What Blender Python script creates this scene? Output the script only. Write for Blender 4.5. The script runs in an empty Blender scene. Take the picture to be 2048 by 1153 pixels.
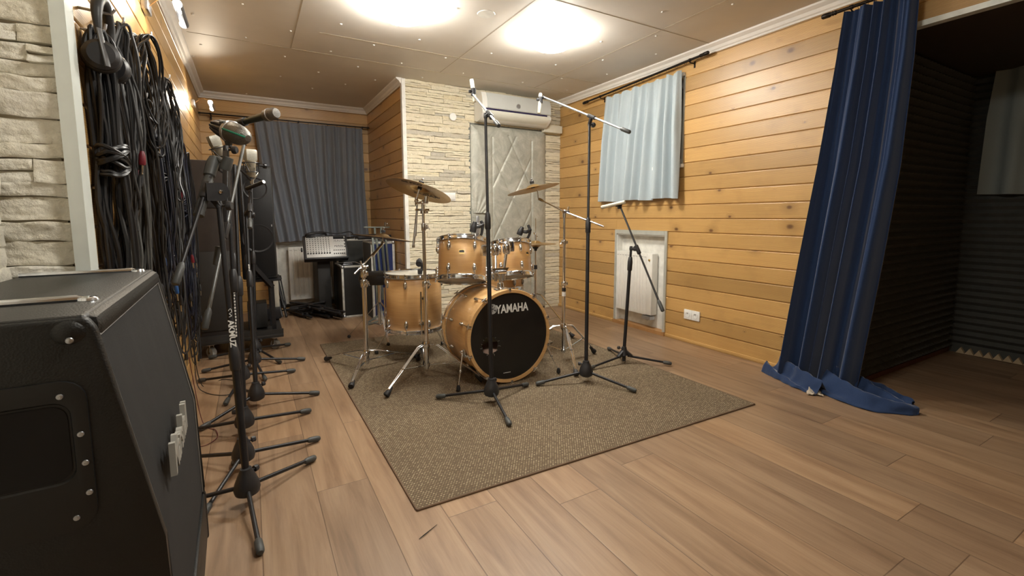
import bpy, bmesh, math, random
from mathutils import Vector, Matrix, noise
S = bpy.context.scene
COL = S.collection
PI = math.pi
# ---------------------------------------------------------------- camera, world, lights, exposure
def make_camera():
    cd = bpy.data.cameras.new('camera'); co = bpy.data.objects.new('camera', cd); COL.objects.link(co)
    cd.sensor_width = 36; cd.lens = 912/2048*36; cd.shift_y = -47.5/2048; cd.clip_start = .02
    p, yw, ro = [math.radians(a) for a in (6.01, 29.854, -0.2426)]
    f = Vector((math.sin(yw)*math.cos(p), math.cos(yw)*math.cos(p), -math.sin(p)))
    r = Vector((math.cos(yw), -math.sin(yw), 0)); u = r.cross(f)
    r2 = r*math.cos(ro)+u*math.sin(ro); u2 = -r*math.sin(ro)+u*math.cos(ro)
    m = Matrix((r2, u2, -f)).transposed().to_4x4(); m.translation = (0, 0, 1.05)
    co.matrix_world = m; S.camera = co
make_camera()
W = bpy.data.worlds.new('night'); S.world = W; W.use_nodes = True
W.node_tree.nodes['Background'].inputs[0].default_value = (.004, .005, .008, 1)
W.node_tree.nodes['Background'].inputs[1].default_value = 1
S.view_settings.view_transform = 'Standard'; S.view_settings.look = 'None'
S.view_settings.exposure = 1.9; S.view_settings.gamma = 1
LAMP_W = 24.0          # strength of the glowing ceiling domes
HALOGEN_W = 60.0       # strength of the two small halogen bulbs on the left wall
# ---------------------------------------------------------------- mesh builder
class MB:
    def __init__(s): s.v = []; s.f = []; s.mi = []; s.m = 0
    def add(s, vs, fs):
        o = len(s.v); s.v += [tuple(x) for x in vs]; s.f += [tuple(i+o for i in q) for q in fs]; s.mi += [s.m]*len(fs); return s
    def box(s, c, d, R=None, bev=0, seg=2):
        bm = bmesh.new(); bmesh.ops.create_cube(bm, size=1)
        for v in bm.verts: v.co = Vector((v.co.x*d[0], v.co.y*d[1], v.co.z*d[2]))
        if bev > 0: bmesh.ops.bevel(bm, geom=bm.edges[:], offset=bev, segments=seg, affect='EDGES', profile=.5, clamp_overlap=True)
        c = Vector(c); R = R or Matrix.Identity(3)
        bm.verts.index_update()
        s.add([c+R@v.co for v in bm.verts], [[v.index for v in f.verts] for f in bm.faces]); bm.free(); return s
    def bx(s, a, b, bev=0, seg=2):
        return s.box([(a[i]+b[i])/2 for i in range(3)], [abs(b[i]-a[i]) for i in range(3)], None, bev, seg)
    def beam(s, p, q, w, h, up=(0, 0, 1), bev=0):
        p = Vector(p); q = Vector(q); return s.box((p+q)/2, (w, h, (q-p).length), frame(q-p, up), bev)
    def rings(s, rs, cap=True, closed=False):
        n = len(rs[0]); o = len(s.v); fs = []
        for k in range(len(rs)-(0 if closed else 1)):
            a = k*n; b = ((k+1) % len(rs))*n
            for i in range(n): j = (i+1) % n; fs.append((a+i, a+j, b+j, b+i))
        if cap and not closed: fs.append(tuple(range(n))[::-1]); fs.append(tuple(range((len(rs)-1)*n, len(rs)*n)))
        return s.add([p for r in rs for p in r], fs)
    def tube(s, pts, r, n=8, sm=0, closed=False, cap=True):
        pts = [Vector(p) for p in pts]
        if sm: pts = smooth(pts, sm, closed)
        m = len(pts); rr = r if isinstance(r, (list, tuple)) else [r]*m
        if len(rr) != m:
            q = rr; rr = []
            for i in range(m):
                t = i/(m-1)*(len(q)-1); k = min(int(t), len(q)-2); rr.append(q[k]*(1-(t-k))+q[k+1]*(t-k))
        rs = []; u = None
        for i in range(m):
            a = pts[i-1] if (i > 0 or closed) else pts[0]; b = pts[(i+1) % m] if (i < m-1 or closed) else pts[-1]
            t = (b-a); t = t.normalized() if t.length > 1e-9 else Vector((0, 0, 1))
            if u is None: u = t.orthogonal().normalized()
            else:
                u = u-t*u.dot(t); u = u.normalized() if u.length > 1e-6 else t.orthogonal().normalized()
            w = t.cross(u)
            rs.append([pts[i]+(u*math.cos(2*PI*k/n)+w*math.sin(2*PI*k/n))*rr[i] for k in range(n)])
        return s.rings(rs, cap, closed)
    def cyl(s, p, q, r, r2=None, n=16): return s.tube([p, q], [r, r if r2 is None else r2], n)
    def lathe(s, prof, o=(0, 0, 0), ax=(0, 0, 1), n=32, up=(1, 0, 0)):
        R = frame(ax, up); o = Vector(o)
        rs = [[o+R@Vector((max(r, 1e-5)*math.cos(2*PI*k/n), max(r, 1e-5)*math.sin(2*PI*k/n), z)) for k in range(n)] for r, z in prof]
        return s.rings(rs, True)
    def ball(s, c, r, n=16, sc=(1, 1, 1), R=None):
        R = R or Matrix.Identity(3); c = Vector(c); rs = []
        m = max(6, n//2)
        for i in range(m+1):
            a = -PI/2+PI*i/m
            rs.append([c+R@Vector((max(math.cos(a), 1e-4)*math.cos(2*PI*k/n)*r*sc[0], max(math.cos(a), 1e-4)*math.sin(2*PI*k/n)*r*sc[1], math.sin(a)*r*sc[2])) for k in range(n)])
        return s.rings(rs, True)
    def prism(s, poly, o, ux, uy, h):
        """extrude a 2-D outline by h along ux x uy"""
        o = Vector(o); ux = Vector(ux); uy = Vector(uy); nz = ux.cross(uy).normalized()
        a = [o+ux*x+uy*y for x, y in poly]; b = [p+nz*h for p in a]; n = len(poly)
        return s.add(a+b, [tuple(range(n))[::-1], tuple(range(n, 2*n))]+[(i, (i+1) % n, n+(i+1) % n, n+i) for i in range(n)])
    def grid(s, nu, nv, fn):
        vs = [fn(i/nu, j/nv) for j in range(nv+1) for i in range(nu+1)]
        return s.add(vs, [(j*(nu+1)+i, j*(nu+1)+i+1, (j+1)*(nu+1)+i+1, (j+1)*(nu+1)+i) for j in range(nv) for i in range(nu)])
    def sheet(s, nu, nv, fn, th, nrm):
        """a cloth-like grid with real thickness th along nrm"""
        nrm = Vector(nrm)
        A = [Vector(fn(i/nu, j/nv)) for j in range(nv+1) for i in range(nu+1)]
        B = [p+nrm*th for p in A]; k = len(A); fs = []
        for j in range(nv):
            for i in range(nu):
                q = (j*(nu+1)+i, j*(nu+1)+i+1, (j+1)*(nu+1)+i+1, (j+1)*(nu+1)+i); fs.append(q); fs.append(tuple(k+x for x in q[::-1]))
        edge = [i for i in range(nu+1)]+[j*(nu+1)+nu for j in range(1, nv+1)]+[nv*(nu+1)+i for i in range(nu-1, -1, -1)]+[j*(nu+1) for j in range(nv-1, 0, -1)]
        for a, b in zip(edge, edge[1:]+edge[:1]): fs.append((b, a, a+k, b+k))
        return s.add(A+B, fs)
def frame(ax, up=(0, 0, 1)):
    z = Vector(ax).normalized(); up = Vector(up)
    if abs(z.dot(up.normalized())) > .999: up = Vector((1, 0, 0)) if abs(z.x) < .9 else Vector((0, 1, 0))
    x = up.cross(z).normalized(); y = z.cross(x)
    return Matrix((x, y, z)).transposed()
def smooth(P, k, closed=False):
    out = []; n = len(P)
    g = (lambda i: P[i % n]) if closed else (lambda i: P[max(0, min(n-1, i))])
    for i in range(n if closed else n-1):
        a, b, c, d = g(i-1), g(i), g(i+1), g(i+2)
        for j in range(k):
            t = j/k; out.append(.5*((2*b)+(c-a)*t+(2*a-5*b+4*c-d)*t*t+(3*b-a-3*c+d)*t**3))
    if not closed: out.append(P[-1])
    return out
def V(*a): return Vector(a)
def lerp(a, b, t): return Vector(a)*(1-t)+Vector(b)*t
def thing(name, label, cat, loc=(0, 0, 0), group=None, rz=0):
    o = bpy.data.objects.new(name, None); COL.objects.link(o); o.location = loc; o.rotation_euler = (0, 0, rz)
    o.empty_display_size = .05
    return tag(o, label, cat, group)
def tag(o, label, cat, group=None, kind=None):
    o['label'] = label; o['category'] = cat
    if group: o['group'] = group
    if kind: o['kind'] = kind
    return o
ORG = {}
def obj(name, mb, mats, parent=None, local=False, ang=35, label=None, origin=None, kind=None):
    """links mb as ONE mesh object; coordinates are world ones unless local"""
    me = bpy.data.meshes.new(name)
    off = Vector((0, 0, 0))
    if not local:
        if parent is not None: off = ORG.get(parent.name, parent.location.copy())
        elif origin is not None: off = Vector(origin)
    me.from_pydata([(x-off.x, y-off.y, z-off.z) for x, y, z in mb.v], [], mb.f)
    for m in (mats if isinstance(mats, (list, tuple)) else [mats]): me.materials.append(m)
    me.polygons.foreach_set('material_index', mb.mi)
    bm = bmesh.new(); bm.from_mesh(me); bmesh.ops.recalc_face_normals(bm, faces=bm.faces[:]); bm.to_mesh(me); bm.free()
    me.shade_smooth(); me.set_sharp_from_angle(angle=math.radians(ang)); me.update()
    o = bpy.data.objects.new(name, me); COL.objects.link(o)
    if parent is not None: o.parent = parent
    elif origin is not None: o.location = origin
    ORG[o.name] = Vector((0, 0, 0)) if local else off.copy()
    if label: o['label'] = label
    if kind: o['kind'] = kind
    return o
def struct(name, mb, mats, parent=None, ang=35):
    o = obj(name, mb, mats, parent, ang=ang)
    if parent is None: o['kind'] = 'structure'
    return o
def copy_tree(o, parent=None):
    c = o.copy(); COL.objects.link(c)
    if parent is not None: c.parent = parent
    for ch in list(o.children): copy_tree(ch, c)
    return c
def text_mb(body, size, o, ux, uy, depth=.001, bold=0.0, align='CENTER', squeeze=1.0, into=None):
    cu = bpy.data.curves.new('lettering', 'FONT'); cu.body = body; cu.size = size; cu.align_x = align; cu.align_y = 'CENTER'; cu.offset = bold
    cu.extrude = depth/2; cu.resolution_u = 3
    ob = bpy.data.objects.new('lettering', cu); COL.objects.link(ob)
    dg = bpy.context.evaluated_depsgraph_get(); me = bpy.data.meshes.new_from_object(ob.evaluated_get(dg))
    ux = Vector(ux).normalized(); uy = Vector(uy).normalized(); nz = ux.cross(uy); o = Vector(o)
    mb = into or MB(); mb.add([o+ux*v.co.x*squeeze+uy*v.co.y+nz*v.co.z for v in me.vertices], [tuple(p.vertices) for p in me.polygons])
    bpy.data.objects.remove(ob); bpy.data.curves.remove(cu); bpy.data.meshes.remove(me)
    return mb
# ---------------------------------------------------------------- materials
class NT:
    def __init__(s, name):
        s.mat = bpy.data.materials.new(name); s.mat.use_nodes = True; s.t = s.mat.node_tree; s.b = s.t.nodes['Principled BSDF']
    def n(s, ty, **kw):
        nd = s.t.nodes.new('ShaderNode'+ty)
        for k, v in kw.items():
            if k.startswith('_'): setattr(nd, k[1:], v)
            else:
                i = nd.inputs[int(k[1:])] if k[0] == 'i' and k[1:].isdigit() else nd.inputs[k.replace('__', ' ')]
                s.set(i, v)
        return nd
    def set(s, i, v):
        if isinstance(v, bpy.types.NodeSocket): s.t.links.new(v, i)
        elif isinstance(v, bpy.types.Node): s.t.links.new(v.outputs[0], i)
        else:
            if isinstance(v, (tuple, list)) and len(v) == 3 and i.type == 'RGBA': v = (*v, 1)
            i.default_value = v
    def math(s, op, a, b=0.0, c=0.0): return s.n('Math', _operation=op, i0=a, i1=b, i2=c).outputs[0]
    def mix(s, f, a, b, mode='MIX'):
        nd = s.t.nodes.new('ShaderNodeMix'); nd.data_type = 'RGBA'; nd.blend_type = mode
        s.set(nd.inputs[0], f); s.set(nd.inputs[6], a); s.set(nd.inputs[7], b); return nd.outputs[2]
    def ramp(s, f, st):
        nd = s.t.nodes.new('ShaderNodeValToRGB'); s.set(nd.inputs[0], f); e = nd.color_ramp.elements
        while len(e) < len(st): e.new(.5)
        for k, (p, c) in enumerate(st): e[k].position = p; e[k].color = (*c, 1) if len(c) == 3 else c
        return nd.outputs[0]
    def xyz(s):
        g = s.n('NewGeometry'); x = s.n('SeparateXYZ', i0=g.outputs['Position']); return x.outputs
    def comb(s, x, y, z): return s.n('CombineXYZ', i0=x, i1=y, i2=z).outputs[0]
    def noise(s, v, scale, detail=3, rough=.5, dist=0): return s.n('TexNoise', Vector=v, Scale=scale, Detail=detail, Roughness=rough, Distortion=dist).outputs['Fac']
    def bump(s, h, st=.3, d=.01): 
        b = s.n('Bump', Height=h, Strength=st, Distance=d).outputs[0]; s.set(s.b.inputs['Normal'], b); return b
    def out(s, col=None, rough=None, metal=None, **kw):
        if col is not None: s.set(s.b.inputs['Base Color'], col)
        if rough is not None: s.set(s.b.inputs['Roughness'], rough)
        if metal is not None: s.set(s.b.inputs['Metallic'], metal)
        for k, v in kw.items(): s.set(s.b.inputs[k.replace('__', ' ')], v)
        return s.mat
def objc(t): return t.n('TexCoord').outputs['Object']
def plain(name, c, rough=.5, metal=0, var=.12, sc=18, bump=0.0, **kw):
    """a one-coloured material with slight mottling and optional fine grain"""
    t = NT(name); co = objc(t); f = t.noise(co, sc, 3)
    c2 = tuple(x*(1-var) for x in c); c3 = tuple(min(1, x*(1+var)) for x in c)
    t.out(t.ramp(f, [(.3, c2), (.7, c3)]), t.math('ADD', rough-.04, t.math('MULTIPLY', f, .08)), metal, **kw)
    if bump: t.bump(t.noise(co, 600, 2), bump, .002)
    return t.mat
def planks_mat(name, light, dark, pitch, off, rough=.38):
    t = NT(name); x, y, z = t.xyz()
    l = t.math('ADD', x, y); zi = t.math('DIVIDE', t.math('SUBTRACT', z, off), pitch); row = t.math('FLOOR', zi); fr = t.math('SUBTRACT', zi, row)
    rnd = t.n('TexWhiteNoise', _noise_dimensions='1D', W=row).outputs[0]
    lo = t.math('ADD', l, t.math('MULTIPLY', rnd, 37.0))
    # knots
    kv = t.comb(t.math('MULTIPLY', lo, 3.1), t.math('ADD', t.math('MULTIPLY', fr, .5), t.math('MULTIPLY', row, 3.7)), 0)
    vn = t.n('TexVoronoi', _voronoi_dimensions='2D', Vector=kv, Scale=1.0, Randomness=1.0); cc = t.n('SeparateColor', i0=vn.outputs['Color']).outputs[0]
    vo = t.math('ADD', t.math('DIVIDE', vn.outputs['Distance'], t.math('ADD', .25, t.math('MULTIPLY', t.n('SeparateColor', i0=vn.outputs['Color']).outputs[1], 1.1))), t.n('MapRange', Value=cc, i1=.35, i2=.6, i3=.3, i4=0.0).outputs[0])
    knot = t.n('MapRange', Value=vo, i1=.028, i2=.075, i3=1.0, i4=0.0).outputs[0]
    ring = t.n('MapRange', Value=vo, i1=.04, i2=.24, i3=1.0, i4=0.0).outputs[0]
    warp = t.math('MULTIPLY', ring, .5)
    gv = t.comb(t.math('MULTIPLY', lo, 1.1), t.math('ADD', t.math('MULTIPLY', fr, 3.2), warp), row)
    g1 = t.noise(gv, 2.6, 5, .6, .6); wv = t.n('TexWave', _wave_type='BANDS', _bands_direction='Y', Vector=gv, Scale=1.7, Distortion=3.2, Detail=3.0, Detail__Scale=1.2).outputs['Fac']
    c = t.ramp(t.math('ADD', t.math('MULTIPLY', wv, .55), t.math('MULTIPLY', g1, .45)), [(.2, dark), (.75, light)])
    tone = t.math('ADD', .80, t.math('MULTIPLY', rnd, .34))
    c = t.mix(1.0, c, t.comb(tone, tone, tone), 'MULTIPLY')
    blot = t.noise(t.comb(lo, z, 0), 5, 3); c = t.mix(t.n('MapRange', Value=blot, i1=.55, i2=.8, i3=0.0, i4=.35).outputs[0], c, tuple(q*.55 for q in dark))
    c = t.mix(t.math('MULTIPLY', ring, .45), c, tuple(q*.6 for q in dark)); c = t.mix(t.math('MULTIPLY', knot, .85), c, (.10, .035, .012))
    t.bump(t.math('ADD', wv, t.math('MULTIPLY', g1, .5)), .12, .002)
    return t.out(c, rough, 0, Coat__Weight=.4, Coat__Roughness=.36)
def floor_mat():
    t = NT('oak_laminate'); x, y, z = t.xyz()
    xi = t.math('DIVIDE', t.math('SUBTRACT', x, .169), .19); row = t.math('FLOOR', xi)
    r1 = t.n('TexWhiteNoise', _noise_dimensions='1D', W=row).outputs[0]
    yi = t.math('DIVIDE', t.math('ADD', y, t.math('MULTIPLY', r1, 1.3)), 1.28); ci = t.math('FLOOR', yi)
    r2 = t.n('TexWhiteNoise', _noise_dimensions='2D', Vector=t.comb(row, ci, 0)).outputs[0]
    fx = t.math('SUBTRACT', xi, row); fy = t.math('SUBTRACT', yi, ci)
    ex = t.math('MULTIPLY', t.math('MINIMUM', fx, t.math('SUBTRACT', 1.0, fx)), .19); ey = t.math('MULTIPLY', t.math('MINIMUM', fy, t.math('SUBTRACT', 1.0, fy)), 1.28)
    e = t.n('MapRange', Value=t.math('MINIMUM', ex, ey), i1=.0004, i2=.0022, i3=1.0, i4=0.0).outputs[0]
    gv = t.comb(t.math('MULTIPLY', x, 9.0), t.math('ADD', t.math('MULTIPLY', y, .8), t.math('MULTIPLY', r2, 50.0)), t.math('MULTIPLY', r2, 9.0))
    g = t.noise(gv, 2.2, 6, .6, .5); fine = t.noise(t.comb(t.math('MULTIPLY', x, 160.0), t.math('MULTIPLY', y, 6.0), r2), 1.0, 3)
    c = t.ramp(g, [(.25, (.138, .085, .050)), (.5, (.228, .149, .091)), (.75, (.298, .204, .129))])
    c2 = t.ramp(g, [(.25, (.212, .119, .062)), (.5, (.330, .206, .116)), (.75, (.415, .278, .164))])
    c = t.mix(r2, c, c2); sh = t.math('ADD', .86, t.math('MULTIPLY', fine, .28)); c = t.mix(1.0, c, t.comb(sh, sh, sh), 'MULTIPLY')
    c = t.mix(t.math('MULTIPLY', e, .75), c, (.07, .035, .018))
    t.bump(t.math('SUBTRACT', t.math('MULTIPLY', fine, .25), e), .25, .002)
    return t.out(c, t.math('ADD', .36, t.math('MULTIPLY', fine, .12)), 0)
def stone_mat(name, cols):
    t = NT(name); g = t.n('NewGeometry'); co = g.outputs['Position']; r = g.outputs['Random Per Island']
    c = t.ramp(r, cols); n1 = t.noise(co, 9, 5, .6); n2 = t.noise(co, 55, 5, .65)
    k = t.math('ADD', .78, t.math('MULTIPLY', n2, .42)); c = t.mix(1.0, c, t.comb(k, k, k), 'MULTIPLY')
    c = t.mix(t.n('MapRange', Value=n1, i1=.5, i2=.75, i3=0.0, i4=.3).outputs[0], c, (.56, .49, .36))
    t.bump(t.math('ADD', n2, t.math('MULTIPLY', n1, .6)), .6, .012)
    return t.out(c, .88, 0)
def carpet_mat():
    t = NT('woven_carpet'); x, y, z = t.xyz()
    p = .0125
    u = t.math('DIVIDE', x, p); v0 = t.math('DIVIDE', y, p*.72); vr = t.math('FLOOR', v0)
    half = t.math('MULTIPLY', t.math('MODULO', t.math('ABSOLUTE', vr), 2.0), .5); u2 = t.math('ADD', u, half); ui = t.math('FLOOR', u2)
    fu = t.math('SUBTRACT', t.math('SUBTRACT', u2, ui), .5); fv = t.math('SUBTRACT', t.math('SUBTRACT', v0, vr), .5)
    d = t.math('SQRT', t.math('ADD', t.math('MULTIPLY', fu, fu), t.math('MULTIPLY', fv, fv)))
    dot = t.n('MapRange', Value=d, i1=.16, i2=.36, i3=1.0, i4=0.0).outputs[0]
    rn = t.n('TexWhiteNoise', _noise_dimensions='2D', Vector=t.comb(ui, vr, 0)).outputs[0]
    light = t.ramp(rn, [(0, (.18, .14, .08)), (.45, (.36, .285, .165)), (1, (.68, .58, .37))])
    base = t.ramp(t.noise(t.comb(x, y, 0), 160, 4, .7), [(.3, (.085, .057, .034)), (.7, (.172, .122, .074))])
    c = t.mix(t.math('MULTIPLY', dot, .9), base, light)
    big = t.noise(t.comb(x, y, 0), 2.2, 3); c = t.mix(t.n('MapRange', Value=big, i1=.4, i2=.7, i3=0.0, i4=.3).outputs[0], c, (.10, .07, .04))
    t.bump(t.math('ADD', dot, t.noise(t.comb(x, y, 0), 300, 2)), .7, .004)
    return t.out(c, .95, 0)
def fabric(name, c, c2, sheen=.3, sc=240, **kw):
    t = NT(name); co = objc(t); n = t.noise(co, sc, 3, .7); m = t.noise(co, 5, 3)
    col = t.mix(n, c, c2); col = t.mix(t.math('MULTIPLY', m, .35), col, tuple(q*.75 for q in c))
    t.bump(n, .3, .002)
    return t.out(col, .9, 0, Sheen__Weight=sheen, Sheen__Roughness=.4, **kw)
def emit(name, c, st):
    t = NT(name); return t.out((.8, .8, .8), .5, 0, Emission__Color=(*c, 1), Emission__Strength=st)
def brass_mat(name, c, dark):
    t = NT(name); co = objc(t); s = t.n('SeparateXYZ', i0=co).outputs
    r = t.math('SQRT', t.math('ADD', t.math('MULTIPLY', s[0], s[0]), t.math('MULTIPLY', s[1], s[1])))
    w = t.math('SINE', t.math('MULTIPLY', r, 1500.0)); n = t.noise(t.comb(t.math('MULTIPLY', r, 160.0), 0, 0), 1.0, 4)
    m = t.noise(co, 14, 3)
    t.bump(w, .12, .0006)
    return t.out(t.mix(t.math('ADD', t.math('MULTIPLY', n, .5), t.math('MULTIPLY', m, .4)), dark, c), .3, .9)
pine = planks_mat('pine_cladding', (.60, .372, .132), (.42, .228, .072), .1125, .012)
pine_far = pine
oak = floor_mat()
white_paint = plain('white_paint', (.74, .73, .68), .5)
ceil_mat = plain('ceiling_board', (.70, .66, .60), .55, var=.05, sc=3)
cornice_mat = plain('cornice_polystyrene', (.80, .77, .72), .5, var=.03)
alu = plain('brushed_aluminium', (.62, .64, .60), .38, .5, var=.06)
stone = stone_mat('cream_ledge_stone', [(0, (.72, .66, .49)), (.35, (.76, .70, .54)), (.6, (.68, .62, .48)), (.8, (.70, .62, .43)), (.9, (.48, .45, .38)), (1, (.73, .66, .49))])
stone2 = stone_mat('pale_ledge_stone', [(0, (.84, .80, .68)), (.5, (.86, .83, .74)), (1, (.79, .74, .61))])
chrome = plain('chrome', (.74, .78, .84), .13, 1, var=.05)
steel = plain('satin_steel', (.48, .50, .53), .35, .9, var=.08)
black_metal = plain('black_powder_coat', (.016, .016, .018), .38, .2, var=.2)
rubber = plain('black_rubber', (.014, .014, .015), .6, var=.2)
plastic_black = plain('black_plastic', (.02, .02, .022), .45, var=.15)
plastic_white = plain('white_plastic', (.80, .80, .77), .35, var=.03)
plastic_cream = plain('cream_plastic', (.70, .68, .58), .4, var=.04)
black_void = plain('matt_black', (.006, .006, .007), .8)
carpet_m = carpet_mat()
drum_wood = None
# ---------------------------------------------------------------- room shell
XL, XR, YS, YF, XA, ZC, ZCO = -.38, 3.106, 4.31, 5.742, 1.30, 2.33, 2.27
XP, YP, YB = -.528, 1.61, -2.6       # stone pier behind the amplifier, wall behind the camera
NY, NX, NZ = 1.315, 4.66, 2.045      # recess on the right: side wall, rear wall, lintel
mb = MB(); mb.bx((-3.2, YB-.3, -.08), (NX+.2, YF+.3, 0)); struct('floor', mb, oak)
def minus(a, b, holes):
    out = [(a, b)]
    for h0, h1 in holes:
        nx = []
        for p, q in out:
            if h1 <= p or h0 >= q: nx.append((p, q)); continue
            if h0 > p: nx.append((p, h0))
            if h1 < q: nx.append((h1, q))
        out = nx
    return out
def plank_wall(name, p0, ud, nd, U0, U1, z1, holes=(), joints=(), back=.05):
    """horizontal rounded boards; p0 origin, ud along the wall, nd out of the wall; holes (u0,u1,z0,z1)"""
    mb = MB(); p0 = Vector(p0); ud = Vector(ud); nd = Vector(nd); k = 0; zz = -.1005
    zs = [.0, .012]
    prof = [(0.0, -.008), (.0020, -.008), (.0050, -.0008), (.008, 0), (.1060, 0), (.1088, -.0010), (.1110, -.008), (.1125, -.008)]
    z = .012-.1125
    while z < z1:
        cuts = [(h[0], h[1]) for h in holes if h[2] < z+.06 < h[3]]
        for a, b in minus(U0, U1, cuts):
            # split into lengths at the joints
            js = [j for i, j in enumerate(joints) if (i+k) % 3 == 0 and a+.2 < j < b-.2]
            st = [a]+js+[b]
            for q0, q1 in zip(st, st[1:]):
                rs = []
                g = .0008
                for u in (q0+(g if q0 != a else 0), q1-(g if q1 != b else 0)):
                    pr = [(min(max(z+h, 0), z1), d) for h, d in prof]
                    rs.append([p0+ud*u+nd*d+Vector((0, 0, h)) for h, d in pr]+[p0+ud*u+nd*(-back)+Vector((0, 0, pr[-1][0])), p0+ud*u+nd*(-back)+Vector((0, 0, pr[0][0]))])
                mb.rings(rs, True)
        z += .1125; k += 1
    return struct(name, mb, pine, ang=8)
plank_wall('wall_right', (XR, 0, 0), (0, 1, 0), (-1, 0, 0), YB, YS+.1, ZC,
           holes=[(YB-.1, 1.31, -1, NZ), (2.60, 3.42, 1.47, 2.17), (2.745, 3.345, .03, .885)], joints=[3.36])
plank_wall('wall_left', (XL, 0, 0), (0, 1, 0), (1, 0, 0), 1.63, YF+.05, ZC, joints=[2.9, 4.4])
plank_wall('wall_far', (0, YF, 0), (1, 0, 0), (0, -1, 0), XL-.02, XA+.05, ZC, holes=[(.25, 1.18, .05, 1.85)], joints=[.2])
plank_wall('wall_alcove', (XA, 0, 0), (0, 1, 0), (-1, 0, 0), YS+.01, YF+.05, ZC, joints=[5.0])
# solid cores behind the cladding
mb = MB()
mb.bx((XL-.25, 1.66, 0), (XL-.04, YF+.3, ZC)); struct('wall_left_core', mb, white_paint)
mb = MB(); mb.bx((XL-.3, YF+.20, 0), (XA+.1, YF+.3, ZC)); struct('wall_far_core', mb, white_paint)
# ceiling
random.seed(4)
mb = MB(); mb.bx((-3.2, YB-.3, ZC), (XR+.3, YF+.3, ZC+.08))
struct('ceiling', mb, ceil_mat)
mb = MB()
mb.m = 0
for p in [(0.3207, 3.6163, 2.3300), (0.6049, 3.3299, 2.3300), (0.8836, 3.6049, 2.3300), (1.1468, 3.3343, 2.3300), (0.6233, 3.8965, 2.3300), (1.1802, 3.9020, 2.3300), (0.6080, 4.4940, 2.3300), (0.8823, 4.1704, 2.3300),
          (1.4525, 3.6020, 2.3300), (1.4608, 4.1992, 2.3300), (1.7398, 3.8987, 2.3300), (1.7299, 3.3299, 2.3300), (1.7344, 2.7187, 2.3300), (2.3258, 2.7196, 2.3300), (2.6060, 3.0200, 2.3300), (2.3347, 3.3066, 2.3300),
          (2.5997, 2.4440, 2.3300), (2.3370, 2.1503, 2.3300), (2.8827, 2.7068, 2.3300), (2.8913, 3.2916, 2.3300), (2.6079, 3.5972, 2.3300), (1.1835, 2.7392, 2.3300), (1.1014, 4.4856, 2.3300), (0.8827, 4.7670, 2.3300), (0.6220, 5.0737, 2.3300),
          (0.3204, 4.1964, 2.3300), (2.3525, 3.8814, 2.3300), (2.8875, 3.8959, 2.3300), (-0.2359, 3.6321, 2.3300), (0.0367, 3.3165, 2.3300), (-0.2363, 4.2184, 2.3300), (0.0515, 3.8994, 2.3300), (0.3220, 3.6175, 2.3300), (-0.3115, 4.5347, 2.3300),
          (0.3197, 4.1956, 2.3300), (0.3230, 4.7900, 2.3300), (0.0504, 5.6154, 2.3300), (2.6276, 1.8636, 2.3300)]:
    mb.lathe([(.0, -.006), (.006, -.005), (.009, -.002), (.010, .001)], (p[0], p[1], ZC), n=12)
for x, y, r in [(1.38, 2.72, .055)]: mb.lathe([(0, -.003), (r, -.003), (r+.003, .001)], (x, y, ZC), n=32)
struct('trim_1', mb, white_paint)
# board joints of the ceiling: narrow battens of filler
mb = MB()
for a, b in [((-.3, 3.98), (3.05, 3.98)), ((.5, 3.55), (3.05, 3.55)), ((-.3, 2.35), (3.05, 2.35))]: mb.bx((a[0], a[1]-.0025, ZC-.0015), (b[0], b[1]+.0025, ZC+.001))
for x in (.35, 1.55, 2.55): mb.bx((x-.0018, 1.0, ZC-.0012), (x+.0018, 3.98, ZC+.001))
struct('trim_2', mb, plain('ceiling_joint_filler', (.40, .34, .25), .7))
# cornices
def cornice(name, a, b, nd, miter=(0, 0)):
    a = Vector((*a, 0)); b = Vector((*b, 0)); nd = Vector((*nd, 0)); d = (b-a).normalized()
    prof = [(0, ZCO), (.006, ZCO), (.010, ZCO+.010), (.018, ZCO+.016), (.026, ZCO+.030), (.028, ZCO+.034), (.044, ZCO+.044), (.052, ZCO+.050), (.056, ZC), (0, ZC)]
    mb = MB(); rs = []
    for e, p in ((miter[0], a), (miter[1], b)):
        rs.append([p+nd*x+d*e*x+Vector((0, 0, z)) for x, z in prof])
    mb.rings(rs, True); return struct(name, mb, cornice_mat, ang=20)
cornice('trim_3', (XR, YB), (XR, YS), (-1, 0))
cornice('trim_4', (XL, 1.55), (XL, YF), (1, 0), (0, -1))
cornice('trim_5', (XL, YF), (XA, YF), (0, -1), (1, -1))
cornice('trim_6', (XA, YF), (XA, YS-.01), (-1, 0), (-1, 0))
# skirting on the right wall, foot of the planks
mb = MB(); mb.bx((XR-.014, 1.33, 0), (XR+.01, 2.72, .028), .003); mb.bx((XR-.014, 3.37, 0), (XR+.01, YS, .028), .003); struct('baseboard_right', mb, pine)
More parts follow.
